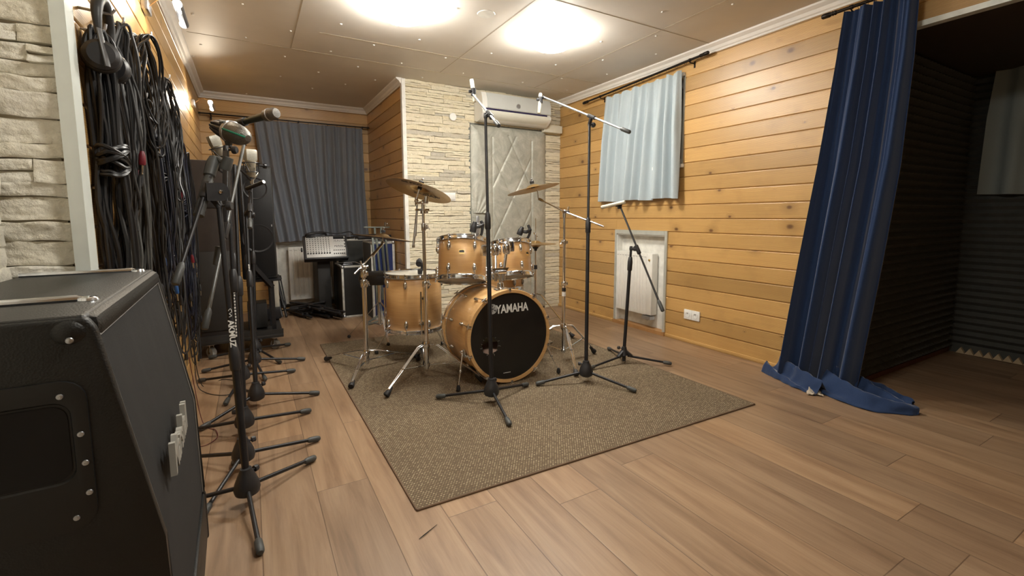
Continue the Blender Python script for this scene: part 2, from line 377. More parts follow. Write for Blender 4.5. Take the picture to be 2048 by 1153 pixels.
# stone facing
def stone_wall(name, p0, ud, nd, U0, U1, Z1, hs, ls, dep, mat, holes=(), seed=1, res=.02, jag0=0.0, jag1=0.0):
    rnd = random.Random(seed); mb = MB(); p0 = Vector(p0); ud = Vector(ud); nd = Vector(nd); z = 0; z0 = Vector((0, 0, 1))
    while z < Z1-.004:
        h = min(rnd.uniform(*hs), Z1-z)
        if Z1-z-h < .012: h = Z1-z
        cuts = [(q[0], q[1]) for q in holes if q[2] < z+h*.5 < q[3]]
        for a0, b0 in minus(U0, U1, cuts):
            u = a0
            while u < b0-1e-4:
                L = rnd.uniform(*ls); e = min(u+L, b0)
                if b0-e < ls[0]*.4: e = b0
                parts = [(z, h)] if rnd.random() < .72 or h < hs[0]*1.25 else [(z, h*.5), (z+h*.5, h*.5)]
                for zz, hh in parts:
                    nu = max(3, int((e-u)/res)); nv = max(3, int(hh/(res*.8))); off = rnd.uniform(0, dep); tilt = rnd.uniform(-1, 1)*dep*.35; sx = rnd.uniform(0, 90)
                    zlo = rnd.uniform(0, .002); zhi = rnd.uniform(0, .004)
                    def fn(s, t, u=u, e=e, zz=zz, hh=hh, off=off, tilt=tilt, sx=sx, zlo=zlo, zhi=zhi):
                        uu = u+.0012+(e-u-.0024)*s; w = zz+zlo+(hh-zlo-zhi)*t
                        w += (noise.noise((uu*16, zz*9, sx))*.22*min(hh, .03))*(1 if 0 < t < 1 else .55)
                        edge = min(s*(e-u), (1-s)*(e-u), t*hh, (1-t)*hh)
                        d = off+tilt*(t-.5)*2+noise.fractal((uu*20+sx, w*34, sx), .9, 2.1, 4)*dep*.45
                        if edge < 1e-6: d = -.02
                        return p0+ud*uu+nd*(d+.004)+z0*w
                    # front, with the first and last rings pulled back to make the sides
                    ss = [0]+[i/nu for i in range(nu+1)]+[1]; tt = [0]+[j/nv for j in range(nv+1)]+[1]
                    vs = []
                    for j, t in enumerate(tt):
                        for i, s_ in enumerate(ss):
                            rim = i in (0, len(ss)-1) or j in (0, len(tt)-1)
                            sm, tm = min(max(s_, .0001), .9999), min(max(t, .0001), .9999)
                            p = fn(sm, tm)
                            if rim: p = p-nd*((p-p0).dot(nd)+.02)
                            elif i in (1, len(ss)-2) or j in (1, len(tt)-2): p = p-nd*(dep*.18)
                            vs.append(p)
                    W_ = len(ss); mb.add(vs, [(j*W_+i, j*W_+i+1, (j+1)*W_+i+1, (j+1)*W_+i) for j in range(len(tt)-1) for i in range(W_-1)])
                u = e
        z += h
    return struct(name, mb, mat, ang=50)
stone_wall('wall_back', (0, YS, 0), (1, 0, 0), (0, -1, 0), 1.325, XR, ZC, (.030, .050), (.14, .50), .006, stone, holes=[(1.985, 2.905, -1, 1.985)], seed=7, res=.022)
mb = MB(); mb.bx((1.325, YS+.015, 1.985), (XR+.05, YS+.12, ZC)); mb.bx((1.325, YS+.015, 0), (1.98, YS+.12, 1.99)); mb.bx((2.91, YS+.015, 0), (XR+.05, YS+.12, 1.99)); struct('wall_back_core', mb, plain('mortar_grey', (.42, .37, .28), .9))
stone_wall('wall_left_pier', (0, YP, 0), (1, 0, 0), (0, -1, 0), XP-.35, -.392, ZC, (.030, .066), (.14, .42), .012, stone2, seed=11, res=.005)
stone_wall('wall_left_front', (XP, 0, 0), (0, 1, 0), (1, 0, 0), YB, YP-.022, ZC, (.045, .08), (.15, .4), .010, stone2, seed=12, res=.014)
mb = MB(); mb.bx((XP-.4, YP+.006, 0), (XL-.03, YP+.05, ZC)); mb.bx((XP-.2, YB, 0), (XP-.006, YP+.02, ZC)); struct('wall_left_front_core', mb, plain('mortar_grey', (.42, .37, .28), .9))
# wall behind the camera
mb = MB(); mb.bx((-3.2, YB-.1, 0), (NX+.2, YB, ZC)); struct('wall_rear', mb, pine)
# corner profiles
mb = MB(); mb.bx((-.396, YP-.030, 0), (-.366, YP-.024, ZC)); mb.bx((-.372, YP-.030, 0), (-.366, YP+.040, ZC)); struct('trim_7', mb, plain('aluminium_corner_profile', (.66, .70, .66), .45, .25, var=.03))
mb = MB(); mb.bx((1.296, YS-.018, 0), (1.328, YS-.012, ZC-.005)); mb.bx((1.294, YS-.018, 0), (1.300, YS+.03, ZC-.005)); struct('trim_8', mb, white_paint)
# recess on the right: foam-lined booth
foam = plain('charcoal_acoustic_foam', (.075, .077, .070), .95, bump=.5, var=.1)
def foam_wall(name, p0, ud, nd, U, Z0, Z1, p, d):
    mb = MB(); p0 = Vector(p0); ud = Vector(ud); nd = Vector(nd); nu = int(U/p)*4; nv = int((Z1-Z0)/p)*4
    def fn(s, t):
        a = s*nu/4; b = t*nv/4; ta = abs((a % 1)-.5)*2; tb = abs((b % 1)-.5)*2
        h = (1-tb)*.75+(1-ta)*(1-tb)*.25
        return p0+ud*(U*s)+Vector((0, 0, Z0+(Z1-Z0)*t))+nd*(h*d)
    mb.grid(nu, nv, fn)
    mb.box(p0+ud*(U/2)+Vector((0, 0, (Z0+Z1)/2))-nd*.02, (abs(ud.x)*U+abs(nd.x)*.04, abs(ud.y)*U+abs(nd.y)*.04, Z1-Z0))
    return struct(name, mb, foam, ang=60)
foam_wall('wall_booth_side', (XR+.05, NY, 0), (1, 0, 0), (0, -1, 0), NX-XR-.05, .03, NZ, .05, .035)
foam_wall('wall_booth_rear', (NX, NY-3.4, 0), (0, 1, 0), (-1, 0, 0), 3.4, .07, NZ, .05, .035)
mb = MB(); mb.bx((NX+.04, YB, 0), (NX+.12, NY+.1, ZC)); mb.bx((XR+.06, NY+.04, 0), (NX+.12, NY+.1, ZC)); struct('wall_booth_core', mb, plain('particle_board', (.40, .26, .15), .8))
mb = MB(); mb.bx((XR+.02, YB, NZ), (NX+.1, NY+.05, NZ+.06)); struct('ceiling_booth', mb, plain('dark_stained_board', (.055, .035, .018), .7))
mb = MB(); mb.bx((XR-.02, YB, NZ-.02), (XR+.03, 1.33, NZ+.008)); struct('trim_9', mb, plain('pale_lintel_trim', (.70, .73, .68), .45))
mb = MB(); mb.bx((NX-.01, YB, 0), (NX+.04, NY, .07)); struct('baseboard_booth', mb, foam); mb = MB()
y = NY-.06
while y > -1.0:
    mb.prism([(0, 0), (.05, 0), (.025, .045)], (NX-.045, y, .004), (0, -1, 0), (0, 0, 1), -.03); y -= .05
struct('trim_14', mb, plain('offcut_foam_beige', (.50, .39, .25), .9))
mb = MB(); mb.bx((XR+.05, NY-.012, 0), (NX, NY+.03, .032)); struct('baseboard_booth_side', mb, plain('red_brown_batten', (.12, .045, .025), .7))
mb = MB(); mb.bx((XR-.012, 1.302, 0), (XR+.06, 1.318, NZ)); struct('trim_10', mb, pine)
# ceiling lamps: blown-out opal domes
lampm = emit('opal_glass_lit', (1.0, .965, .885), LAMP_W); lampm2 = emit('opal_glass_lit_dimmer', (1.0, .965, .885), LAMP_W*.95)
for i, (x, y, lb) in enumerate([(.875, 2.83, 'round opal ceiling lamp glowing white, nearer the left wall'), (1.93, 2.78, 'round opal ceiling lamp glowing white, nearer the curtained side window'),
                                (.78, .90, 'round opal ceiling lamp above the near end of the room, out of the frame')]):
    t = thing('ceiling_lamp', lb or 'round opal ceiling lamp behind the camera over the %s' % ('left half of the room' if i == 2 else 'right half of the room'), 'lamp', (x, y, ZC), 'round ceiling lamps')
    b = MB(); b.lathe([(0, -.0), (.16, -.0), (.165, -.012), (.150, -.022), (0, -.022)], (x, y, ZC), n=40); obj('base_ring', b, plastic_white, t)
    g = MB(); g.lathe([(.150, -.008), (.172, -.020), (.176, -.040), (.160, -.068), (.115, -.092), (.06, -.103), (0, -.106)], (x, y, ZC), n=40); obj('opal_dome', g, lampm if i < 2 else lampm2, t)
# ---------------------------------------------------------------- curtains
def curtain(name, rows, nf, amp, mat, nrm, label, cat, group=None, seed=1, nu=240, nv=40, th=.003, parent=None, irregular=.35, wav=None):
    """rows: list of (v, left point, right point) from top to hem; folds bulge along nrm"""
    rnd = random.Random(seed); nrm = Vector(nrm)
    ph = [rnd.uniform(0, 6.28) for _ in range(6)]
    def ends(v):
        for (v0, a0, b0), (v1, a1, b1) in zip(rows, rows[1:]):
            if v <= v1+1e-9:
                t = (v-v0)/(v1-v0); t = t*t*(3-2*t)*.5+t*.5; return lerp(a0, a1, t), lerp(b0, b1, t)
        return Vector(rows[-1][1]), Vector(rows[-1][2])
    def fn(u, v):
        a, b = ends(v); uu = u+.012*math.sin(u*nf*2.1+ph[0])*irregular
        drift = .025*math.sin(v*2.2+ph[1])*math.sin(u*5+ph[2])
        w = uu+drift
        s1 = math.sin(2*PI*nf*w+ph[3]+irregular*2.2*math.sin(2*PI*nf*.31*w+ph[4]))
        s2 = math.sin(2*PI*nf*2.3*w+ph[5])
        A = amp(v); fold = A*(s1*.75+abs(s1)**.5*math.copysign(.25, s1))+A*.25*s2*(1-v)
        pinch = A*.3*math.cos(2*PI*nf*w+ph[3])/max((b-a).length, .1)
        p = lerp(a, b, min(max(u+pinch*.3, -.01), 1.01))
        zz = 0
        if wav: zz = wav(u, v)
        return p+nrm*fold+Vector((0, 0, zz))
    mb = MB(); mb.sheet(nu, nv, fn, -th, nrm)
    if parent is not None: return obj(name, mb, mat, parent, ang=60)
    o = obj(name, mb, mat, ang=60, origin=fn(.5, 0)); return tag(o, label, cat, group)
velvet_pale = fabric('pale_blue_velour', (.38, .45, .49), (.52, .59, .62), .2)
velvet_grey = fabric('slate_grey_cloth', (.165, .185, .225), (.235, .255, .29), .2, 300)
velvet_green = fabric('grey_green_cloth', (.22, .25, .24), (.30, .33, .31), .2)
velvet_blue = fabric('navy_velvet', (.008, .024, .075), (.014, .042, .125), .45, 200)
wrought = plain('dark_bronze_metal', (.022, .017, .014), .35, .7)
def rings_along(mb, pts, nrm, r=.012):
    for p in pts:
        p = Vector(p); c = []
        for k in range(12):
            a = 2*PI*k/12; c.append(p+Vector((0, 0, -r*.55))+Vector(nrm)*math.cos(a)*r+Vector((0, 0, math.sin(a)*r)))
        mb.tube(c, .0012, 5, closed=True)
def rod(label, a, b, wall_n, brk, rp, fin=True, r=.009):
    a = Vector(a); b = Vector(b); t = thing('curtain_rod', label, 'curtain rod', a); d = (b-a).normalized(); n = Vector(wall_n)
    m = MB(); m.cyl(a, b, r); obj('rod', m, wrought, t)
    for e, s in ((a, -1), (b, 1)):
        m = MB(); m.lathe([(.0, 0), (r*1.3, 0), (r*1.5, .006), (r*1.2, .012), (r*1.5, .018), (r*1.2, .026), (r*1.6, .034), (r*1.6, .070), (r*1.2, .076), (0, .078)], e, d*s, n=20); obj('finial', m, wrought, t)
    for k in brk:
        p = lerp(a, b, k); m = MB(); m.tube([p-n*.060+V(0, 0, -.03), p-n*.052+V(0, 0, -.02), p-n*.01+V(0, 0, -.018), p+V(0, 0, -.012), p+n*.006], .004, 8, sm=5)
        m.box(p-n*.061+V(0, 0, -.025), (.006 if abs(n.x) else .016, .016 if abs(n.x) else .006, .05)); m.cyl(p-d*.008, p+d*.008, r+.003); obj('bracket', m, wrought, t)
    for k in rp: m = MB(); rings_along(m, [lerp(a, b, k)], (n), r+.006); obj('ring', m, wrought, t)
    return t
# right window with pale blue curtain
rod('thin dark rod above the pale blue curtain on the right wall', (3.0460, 3.7466, 2.2050), (3.0460, 2.4204, 2.2582), (-1, 0, 0), (.14, .93), [.22+.068*i for i in range(11)])
curtain('curtain', [(0, (3.0460, 3.4763, 2.1801), (3.0460, 2.5995, 2.2000)), (.3, (3.0460, 3.5118, 1.8760), (3.0460, 2.5968, 1.9020)), (1, (3.0400, 3.5776, 1.1861), (3.0400, 2.5719, 1.1938))], 8.5, lambda v: .014+.026*min(1, v*2.2), velvet_pale, (-1, 0, 0),
        'short pale blue velour curtain covering the small side window', 'curtain', seed=5, wav=lambda u, v: (1-v)**6*(.010*math.sin(u*46)-.006)+(.006*math.sin(u*17) if v > .95 else 0))
wf = MB(); zf0, zf1, yw0, yw1 = 1.47, 2.17, 2.60, 3.42
darkpane = plain('night_window_glass', (.01, .011, .014), .08, 0, var=0, Coat__Weight=.5)
for a, b in [((3.10, yw0-.006, zf0-.006), (3.26, yw0+.012, zf1+.006)), ((3.10, yw1-.012, zf0-.006), (3.26, yw1+.006, zf1+.006)), ((3.10, yw0, zf1-.012), (3.26, yw1, zf1+.006)), ((3.10, yw0, zf0-.006), (3.26, yw1, zf0+.012))]: wf.bx(a, b)
wo = struct('window_1', wf, alu)
m = MB(); m.bx((3.235, yw0, zf0), (3.245, yw1, zf1)); obj('pane', m, darkpane, wo)
m = MB()
for a, b in [((3.20, yw0+.01, zf0+.01), (3.24, yw0+.06, zf1-.01)), ((3.20, yw1-.06, zf0+.01), (3.24, yw1-.01, zf1-.01)), ((3.20, yw0+.01, zf1-.06), (3.24, yw1-.01, zf1-.01)), ((3.20, yw0+.01, zf0+.01), (3.24, yw1-.01, zf0+.06)), ((3.20, 3.0, zf0), (3.24, 3.05, zf1))]: m.bx(a, b, .003)
obj('sash', m, plastic_white, wo)
m = MB(); m.bx((3.075, 2.585, 1.442), (3.22, 3.44, 1.472), .004); obj('window_sill', m, plastic_white, wo)
m = MB(); m.bx((3.09, 2.62, 2.165), (3.16, 3.4, 2.19), .003); m.bx((3.085, 2.60, 2.168), (3.13, 2.66, 2.196), .003); obj('blind_headrail', m, plastic_white, wo)
m = MB()
for dx in (0, .012, .03): m.tube([(3.10, 2.635+dx, 2.17), (3.095, 2.632+dx*1.4, 2.10), (3.09, 2.64+dx, 2.04), (3.095, 2.645+dx*.6, 2.10), (3.10, 2.65, 2.17)], .0012, 5, sm=5)
obj('blind_cord', m, plastic_white, wo)
# far window with slate curtain
rod('dark rod above the slate grey curtain in the alcove', (-.36, 5.655, 2.10), (1.27, 5.655, 2.10), (0, -1, 0), (.05, .55, .97), [.30+.062*i for i in range(11)], r=.007)
curtain('curtain', [(0, (.10, 5.655, 2.083), (1.215, 5.655, 2.083)), (.5, (.14, 5.65, 1.45), (1.225, 5.65, 1.47)), (1, (.225, 5.645, .772), (1.245, 5.60, .83))], 10.5, lambda v: .014+.018*min(1, v*2.5), velvet_grey, (0, -1, 0),
        'long slate grey curtain across the far alcove window', 'curtain', seed=9)
wf = MB()
for a, b in [((.24, YF-.012, 1.80), (1.19, YF+.16, 1.86)), ((.24, YF-.006, .05), (.262, YF+.16, 1.86)), ((1.17, YF-.006, .05), (1.19, YF+.16, 1.86))]: wf.bx(a, b)
wf.bx((.14, YF-.03, 2.02), (1.18, YF-.01, 2.075)); wo = struct('window_2', wf, plastic_white)
m = MB(); m.bx((.25, YF+.10, .86), (1.18, YF+.12, 1.85)); obj('pane', m, darkpane, wo)
m = MB(); m.bx((.25, YF+.06, .05), (1.18, YF+.14, .86)); obj('recess_panel', m, white_paint, wo)
m = MB(); m.bx((.245, YF-.02, .76), (1.185, YF+.12, .785), .003); obj('window_sill', m, plastic_white, wo)
# radiators
rad_white = plain('radiator_enamel', (.80, .79, .74), .32, var=.03)
def radiator(label, o, ud, nd, w, h, dep, ng, valve=True, cover=0.0):
    o = Vector(o); ud = Vector(ud); nd = Vector(nd); Z = V(0, 0, 1); t = thing('radiator', label, 'radiator', o, 'panel radiators')
    m = MB(); n = ng*8
    def fn(s, tt):
        z = .0+h*tt; k = s*ng; q = abs((k % 1)-.5)*2; g = max(0, 1-((1-q)/.42)) if q > .58 else 0
        inner = .05 < tt < .95 and .02 < s < .98
        return o+ud*(w*s)+Z*z+nd*(dep-(.012*g if inner else 0)-(.004 if tt in (0, 1) or s in (0, 1) else 0))
    m.grid(n, 24, fn)
    m.beam(o+ud*w/2+nd*(dep*.42), o+ud*w/2+nd*(dep*.42)+Z*h, w, dep*.8, up=nd.cross(Z) if False else nd) if False else None
    a = o+nd*(dep*.1); 
    c = o+ud*(w/2)+nd*(dep*.5)+Z*(h/2); m.box(c, (abs(ud.x)*w+abs(nd.x)*dep*.9, abs(ud.y)*w+abs(nd.y)*dep*.9, h-.004), None, .004)
    obj('panel', m, rad_white, t)
    m = MB()
    for i in range(ng):
        c = o+ud*(w*(i+.5)/ng)+nd*(dep+.0005)+Z*(h*.94); m.box(c, (abs(ud.x)*w/ng*.55+abs(nd.x)*.002, abs(ud.y)*w/ng*.55+abs(nd.y)*.002, .004))
    obj('air_slots', m, plain('slot_shadow_grey', (.30, .29, .27), .7), t)['kind'] = 'stuff'
    m = MB(); c = o+ud*(w*.93)+nd*(dep*.5)
    m.tube([c+Z*-.0, c-Z*.03, c-Z*.035-nd*.05], .009, 10); m.lathe([(.0, 0), (.014, 0), (.014, .022), (.010, .026), (0, .026)], c-Z*.045, ud, n=14)
    m.tube([o+ud*w*.86+nd*dep*.5, o+ud*w*.86+nd*dep*.5-Z*.03, o+ud*w*.86-nd*.05-Z*.035], .009, 10)
    obj('valve', m, steel, t)
    return t
radiator('white panel radiator with upright grooves under the side window', (3.150, 3.315, .155), (0, -1, 0), (-1, 0, 0), .385, .56, .075, 11)
m = MB(); m.bx((3.079, 2.868, .157), (3.150, 2.932, .713), .005)
# side casing belongs to the radiator
r0 = [o for o in COL.objects if o.name == 'radiator'][0]; obj('side_casing', m, rad_white, r0)
m = MB(); m.lathe([(0, 0), (.009, 0), (.009, .008), (.005, .010), (0, .010)], (3.079, 2.900, .655), (-1, 0, 0), n=14); obj('bleed_plug', m, plain('brass', (.55, .38, .12), .35, .8), r0)
m = MB(); m.box((3.10, 2.92, .13), (.06, .10, .03)); obj('pipe_bracket', m, steel, r0)
# recess around it
m = MB(); m.bx((3.165, 2.745, .03), (3.18, 3.345, .885)); m.bx((3.10, 2.745, .03), (3.18, 2.752, .885)); m.bx((3.10, 2.745, .870), (3.18, 3.345, .885)); m.bx((3.10, 3.335, .03), (3.18, 3.345, .885)); struct('trim_11', m, white_paint)
m = MB(); m.bx((3.092, 2.722, .035), (3.104, 2.748, .918)); m.bx((3.092, 3.342, .035), (3.104, 3.366, .918)); m.bx((3.092, 2.7485, .880), (3.104, 3.3415, .918)); struct('trim_12', m, alu)
m = MB(); m.bx((3.085, 2.72, 0), (3.18, 3.375, .032)); struct('trim_13', m, plain('raw_batten', (.40, .21, .08), .6))
radiator('white panel radiator below the slate grey curtain', (.365, YF-.005, .115), (1, 0, 0), (0, -1, 0), .60, .60, .07, 12)
# twin socket on the right wall
t = thing('wall_socket', 'white double wall socket low on the right pine wall', 'socket', (XR, 2.448, .235))
m = MB()
for y in (2.410, 2.486): m.box((XR-.006, y, .238), (.012, .0745, .080), None, .003)
obj('cover_plate', m, plastic_white, t)
for y in (2.410, 2.486):
    m = MB(); m.lathe([(.021, .0), (.021, .004), (.018, .004), (.017, -.002), (0, -.002)], (XR-.011, y, .238), (-1, 0, 0), n=24); obj('outlet', m, plastic_white, t)
    m = MB(); m.cyl((XR-.0105, y-.009, .238), (XR-.0098, y-.009, .238), .003); m.cyl((XR-.0105, y+.009, .238), (XR-.0098, y+.009, .238), .003); m.cyl((XR-.009, y, .248), (XR-.020, y, .248), .0022)
    obj('pin_holes', m, black_void, t)
m = MB(); m.box((XL+.01, 4.55, .26), (.02, .08, .08), None, .003); o = obj('wall_socket', m, plastic_white, origin=(XL, 4.55, .26)); tag(o, 'small white wall socket low on the left pine wall behind the stands', 'socket')
# light switches and round blank cover on stone
t = thing('light_switch', 'white double light switch on the stone wall beside the door', 'light switch', (1.7794, 4.2900, 1.2464))
a = (1.7794, 4.2900, 1.2464)
m = MB(); m.box((a[0]-.045, a[1]+.002, a[2]), (.155, .010, .082), None, .003); obj('frame', m, plastic_white, t)
for dx in (-.082, -.005): m = MB(); m.box((a[0]+dx, a[1]-.005, a[2]), (.056, .007, .056), None, .002); obj('rocker', m, plastic_white, t)
a = (1.7997, 4.2900, 2.0265); m = MB(); m.lathe([(0, 0), (.038, 0), (.038, .005), (.034, .009), (0, .010)], (a[0], a[1]+.004, a[2]), (0, -1, 0), n=32)
tag(obj('junction_cover', m, plastic_white, origin=a), 'round white blank cover on the stone wall', 'wall cover')
# padded door
vinyl = NT('silver_grey_leatherette'); co = objc(vinyl); n1 = vinyl.noise(co, 7, 6, .7, 1.2); n2 = vinyl.noise(co, 60, 4)
vinyl.out(vinyl.ramp(n1, [(.3, (.32, .32, .275)), (.5, (.41, .41, .355)), (.72, (.56, .56, .50))]), .42, .15); vinyl.bump(vinyl.math('ADD', n1, vinyl.math('MULTIPLY', n2, .3)), .5, .01); vinyl = vinyl.mat
dx0, dx1, dz0, dz1 = 1.990, 2.900, .018, 1.975
def seglines():
    L = []; xa, xb = dx0+.235, dx0+.715; w = xb-xa
    L += [((xa, dz1-.12), (xa, .12)), ((xb, dz1-.12), (xb, .12))]
    for k in range(-2, 5):
        z0 = 1.80-k*.56; q = .24*1.87
        L.append(((xa, z0-q), (xb, z0+q))); L.append(((xa, z0+q), (xb, z0-q)))
    return L
SL = seglines(); XA_, XB_ = dx0+.235, dx0+.715
def segd(p, a, b):
    ax, az = a; bx_, bz = b; dx, dz = bx_-ax, bz-az; t = ((p[0]-ax)*dx+(p[1]-az)*dz)/(dx*dx+dz*dz); t = min(1, max(0, t))
    return math.hypot(p[0]-ax-dx*t, p[1]-az-dz*t)
def doorfn(s, t):
    x = dx0+(dx1-dx0)*s; z = dz0+(dz1-dz0)*t
    e = min(x-dx0, dx1-x, z-dz0, dz1-z); puff = .030*(1-math.exp(-e/.035))
    d = 1
    if dz0+.1 < z < dz1-.08:
        for a, b in SL: d = min(d, segd((x, z), a, b))
    puff -= .012*math.exp(-d/.009)
    # creases fanning out of the handle plate
    r = math.hypot(x-2.04, z-1.12); 
    if x < 2.17 and z > 1.05: puff += .004*math.sin(math.atan2(z-1.02, x-2.02)*26)*math.exp(-abs(r-.12)/.14)
    puff += .002*noise.noise((x*6, z*4, 3))
    hx = 2.145-x; 
    if x < 2.150 and z < 1.085: puff = .006+.002*noise.noise((x*30, z*30, 1))
    return (x, YS-.012-puff, z)
mb = MB(); mb.grid(150, 260, doorfn); mb.bx((dx0, YS-.012, dz0), (dx1, YS+.03, dz1)); d1 = struct('door_1', mb, vinyl, ang=50)
m = MB()
for a, b in [((1.972, YS-.004, 0), (1.990, YS+.05, 1.992)), ((2.900, YS-.004, 0), (2.912, YS+.05, 1.992)), ((1.972, YS-.004, 1.977), (2.912, YS+.05, 1.992))]: m.bx(a, b)
obj('door_frame', m, plain('grey_green_frame', (.16, .17, .15), .5), d1)
m = MB(); m.bx((2.035, YS-.030, .83), (2.072, YS-.018, 1.055), .006); obj('handle_plate', m, steel, d1)
m = MB(); m.tube([(2.053, YS-.03, .975), (2.053, YS-.062, .975), (2.075, YS-.068, .978), (2.12, YS-.068, .992), (2.165, YS-.066, .990)], [.009, .009, .008, .007, .005], 10, sm=5); obj('door_handle', m, steel, d1)
m = MB()
for i in range(22): 
    for x in (2.005, 2.135): m.ball((x, YS-.020, .35+i*.033), .004, 8)
obj('studs', m, steel, d1)
m = MB(); m.lathe([(0, 0), (.004, 0), (.004, .002), (0, .002)], (2.053, YS-.030, .87), (0, -1, 0), n=10); obj('keyhole', m, black_void, d1)
# air conditioner
t = thing('air_conditioner', 'white wall air conditioner above the padded door', 'air conditioner', (2.40, YS-.01, 2.13))
ac0, ac1 = 2.035, 2.845
prof = [(0, 2.015), (.05, 1.995), (.11, 2.000), (.165, 2.035), (.19, 2.065), (.19, 2.092), (.176, 2.096), (.170, 2.108), (.188, 2.112), (.185, 2.20), (.16, 2.262), (.12, 2.275), (0, 2.275)]
m = MB(); m.rings([[(x, YS-.012-d, z) for d, z in prof] for x in (ac0, ac1)], True); obj('housing', m, plastic_white, t, ang=30)
m = MB(); m.rings([[(x, YS-.014-d, z) for d, z in [(.188, 2.113), (.192, 2.116), (.190, 2.20), (.166, 2.262), (.160, 2.262), (.182, 2.20)]] for x in (ac0+.055, ac1-.004)], True); obj('front_panel', m, plain('grey_white_panel', (.58, .60, .58), .3, var=.02), t, ang=40)
m = MB(); m.bx((ac0+.045, YS-.194, 2.094), (ac1-.045, YS-.150, 2.113)); obj('air_slot', m, plain('tinted_slot', (.02, .015, .06), .2), t)
m = MB(); m.rings([[(x, YS-.014-d, z) for d, z in [(.196, 2.066), (.198, 2.090), (.180, 2.094), (.12, 2.012), (.145, 2.018), (.178, 2.040)]] for x in (ac0+.04, ac1-.03)], True); obj('air_flap', m, plain('flap_cream', (.72, .72, .64), .35, var=.02), t, ang=40)
m = MB(); m.lathe([(0, 0), (.024, 0), (.024, .002), (0, .003)], (2.44, YS-.2055, 2.16), (0, -1, 0), n=20); m2 = obj('maker_badge', m, steel, t); m2.scale = (1, 1, 1)
m = MB(); m.bx((2.848, YS-.075, 1.965), (3.085, YS-.008, 2.045), .004); o = obj('pipe_cover', m, plastic_cream, origin=(2.84, YS-.01, 2.0)); tag(o, 'cream square pipe cover running from the air conditioner to the right wall', 'pipe cover')
# booth: grey-green curtain on the rear wall
curtain('curtain', [(0, (4.5900, 1.1667, 2.2626), (4.59, .30, 2.0)), (.5, (4.5900, 1.2037, 1.7350), (4.585, .34, 1.5)), (1, (4.5900, 1.2149, 1.1943), (4.58, .33, 1.165))], 4.2, lambda v: .012+.022*v, velvet_green, (-1, 0, 0),
        'short grey green curtain on the rear wall of the black foam booth', 'curtain', seed=3, nu=120)
m = MB(); m.bx((4.632, .35, 1.30), (4.66, .93, 1.98)); struct('window_3', m, plastic_black)
# big navy curtain
rod('black curtain rod over the navy blue velvet curtain', (2.985, 1.455, 2.205), (2.985, .2, 2.205), (-1, 0, 0), (.06,), [.09+.03*i for i in range(8)], r=.009)
rows = [(0, (2.975, 1.405, 2.185), (2.985, 1.085, 2.185)), (.14, (2.97, 1.43, 1.87), (2.98, 1.085, 1.87)), (.4, (2.97, 1.485, 1.32), (2.985, 1.11, 1.32)), (.7, (2.97, 1.56, .68), (2.99, 1.17, .68)), (1, (2.96, 1.635, .012), (2.99, 1.235, .012))]
t = thing('curtain', 'floor-length navy blue velvet curtain bunched at the black foam booth', 'curtain', (2.98, 1.3, 2.185))
curtain('drape', rows, 5.2, lambda v: .022+.030*min(1, v*1.6), velvet_blue, (-1, 0, 0), None, None, seed=14, nu=260, nv=60, parent=t, irregular=.8)
def hem(name, pts, wid, hgt, seed, mat=velvet_blue, fold=3.0, nu=60, nv=26):
    """puddled cloth: a ridged sheet running along pts on the floor"""
    P = smooth([Vector(p) for p in pts], 12); m = MB()
    def fn(u, v):
        k = u*(len(P)-1); i = min(int(k), len(P)-2); c = P[i].lerp(P[i+1], k-i); d = (P[i+1]-P[i]).normalized(); s = Vector((-d.y, d.x, 0))
        w = wid(u); a = (v-.5)*2
        h = hgt(u)*(max(0, 1-a*a)**.6)*(.62+.38*math.sin(fold*PI*v+seed+u*3))+.004
        q = c+s*(a*w*(1+.12*math.sin(u*9+seed)))+Vector((0, 0, h+c.z))
        return q+Vector((.014*noise.noise((u*7, v*5, seed)), .014*noise.noise((u*7, v*5, seed+9)), .012*abs(noise.noise((u*6, v*4, seed+4)))))
    m.sheet(nu, nv, fn, -.003, (0, 0, 1)); return obj(name, m, mat, t, ang=60)
hem('hem_fold', [(3.02, 1.70, 0), (2.95, 1.60, 0), (2.90, 1.47, 0), (2.86, 1.33, 0)], lambda u: .085*(1-.3*u), lambda u: .125-.045*u, 1.0)
hem('hem_fold', [(2.99, 1.40, 0), (2.93, 1.28, 0), (2.91, 1.15, 0), (2.955, 1.03, 0), (3.03, .965, 0)], lambda u: .100*(1-.4*u), lambda u: .12-.085*u, 2.6)
hem('hem_fold', [(3.04, 1.35, 0), (3.10, 1.22, 0), (3.08, 1.10, 0), (3.06, .99, 0)], lambda u: .095*(1-.5*u), lambda u: .14-.10*u, 4.1)
m = MB(); hem('hem_lining', [(2.90, 1.40, .004), (2.845, 1.375, .004), (2.80, 1.345, .0)], lambda u: .035, lambda u: .03-.01*u, .4, plain('pale_curtain_lining', (.42, .36, .28), .8), 1.0, 20, 12)
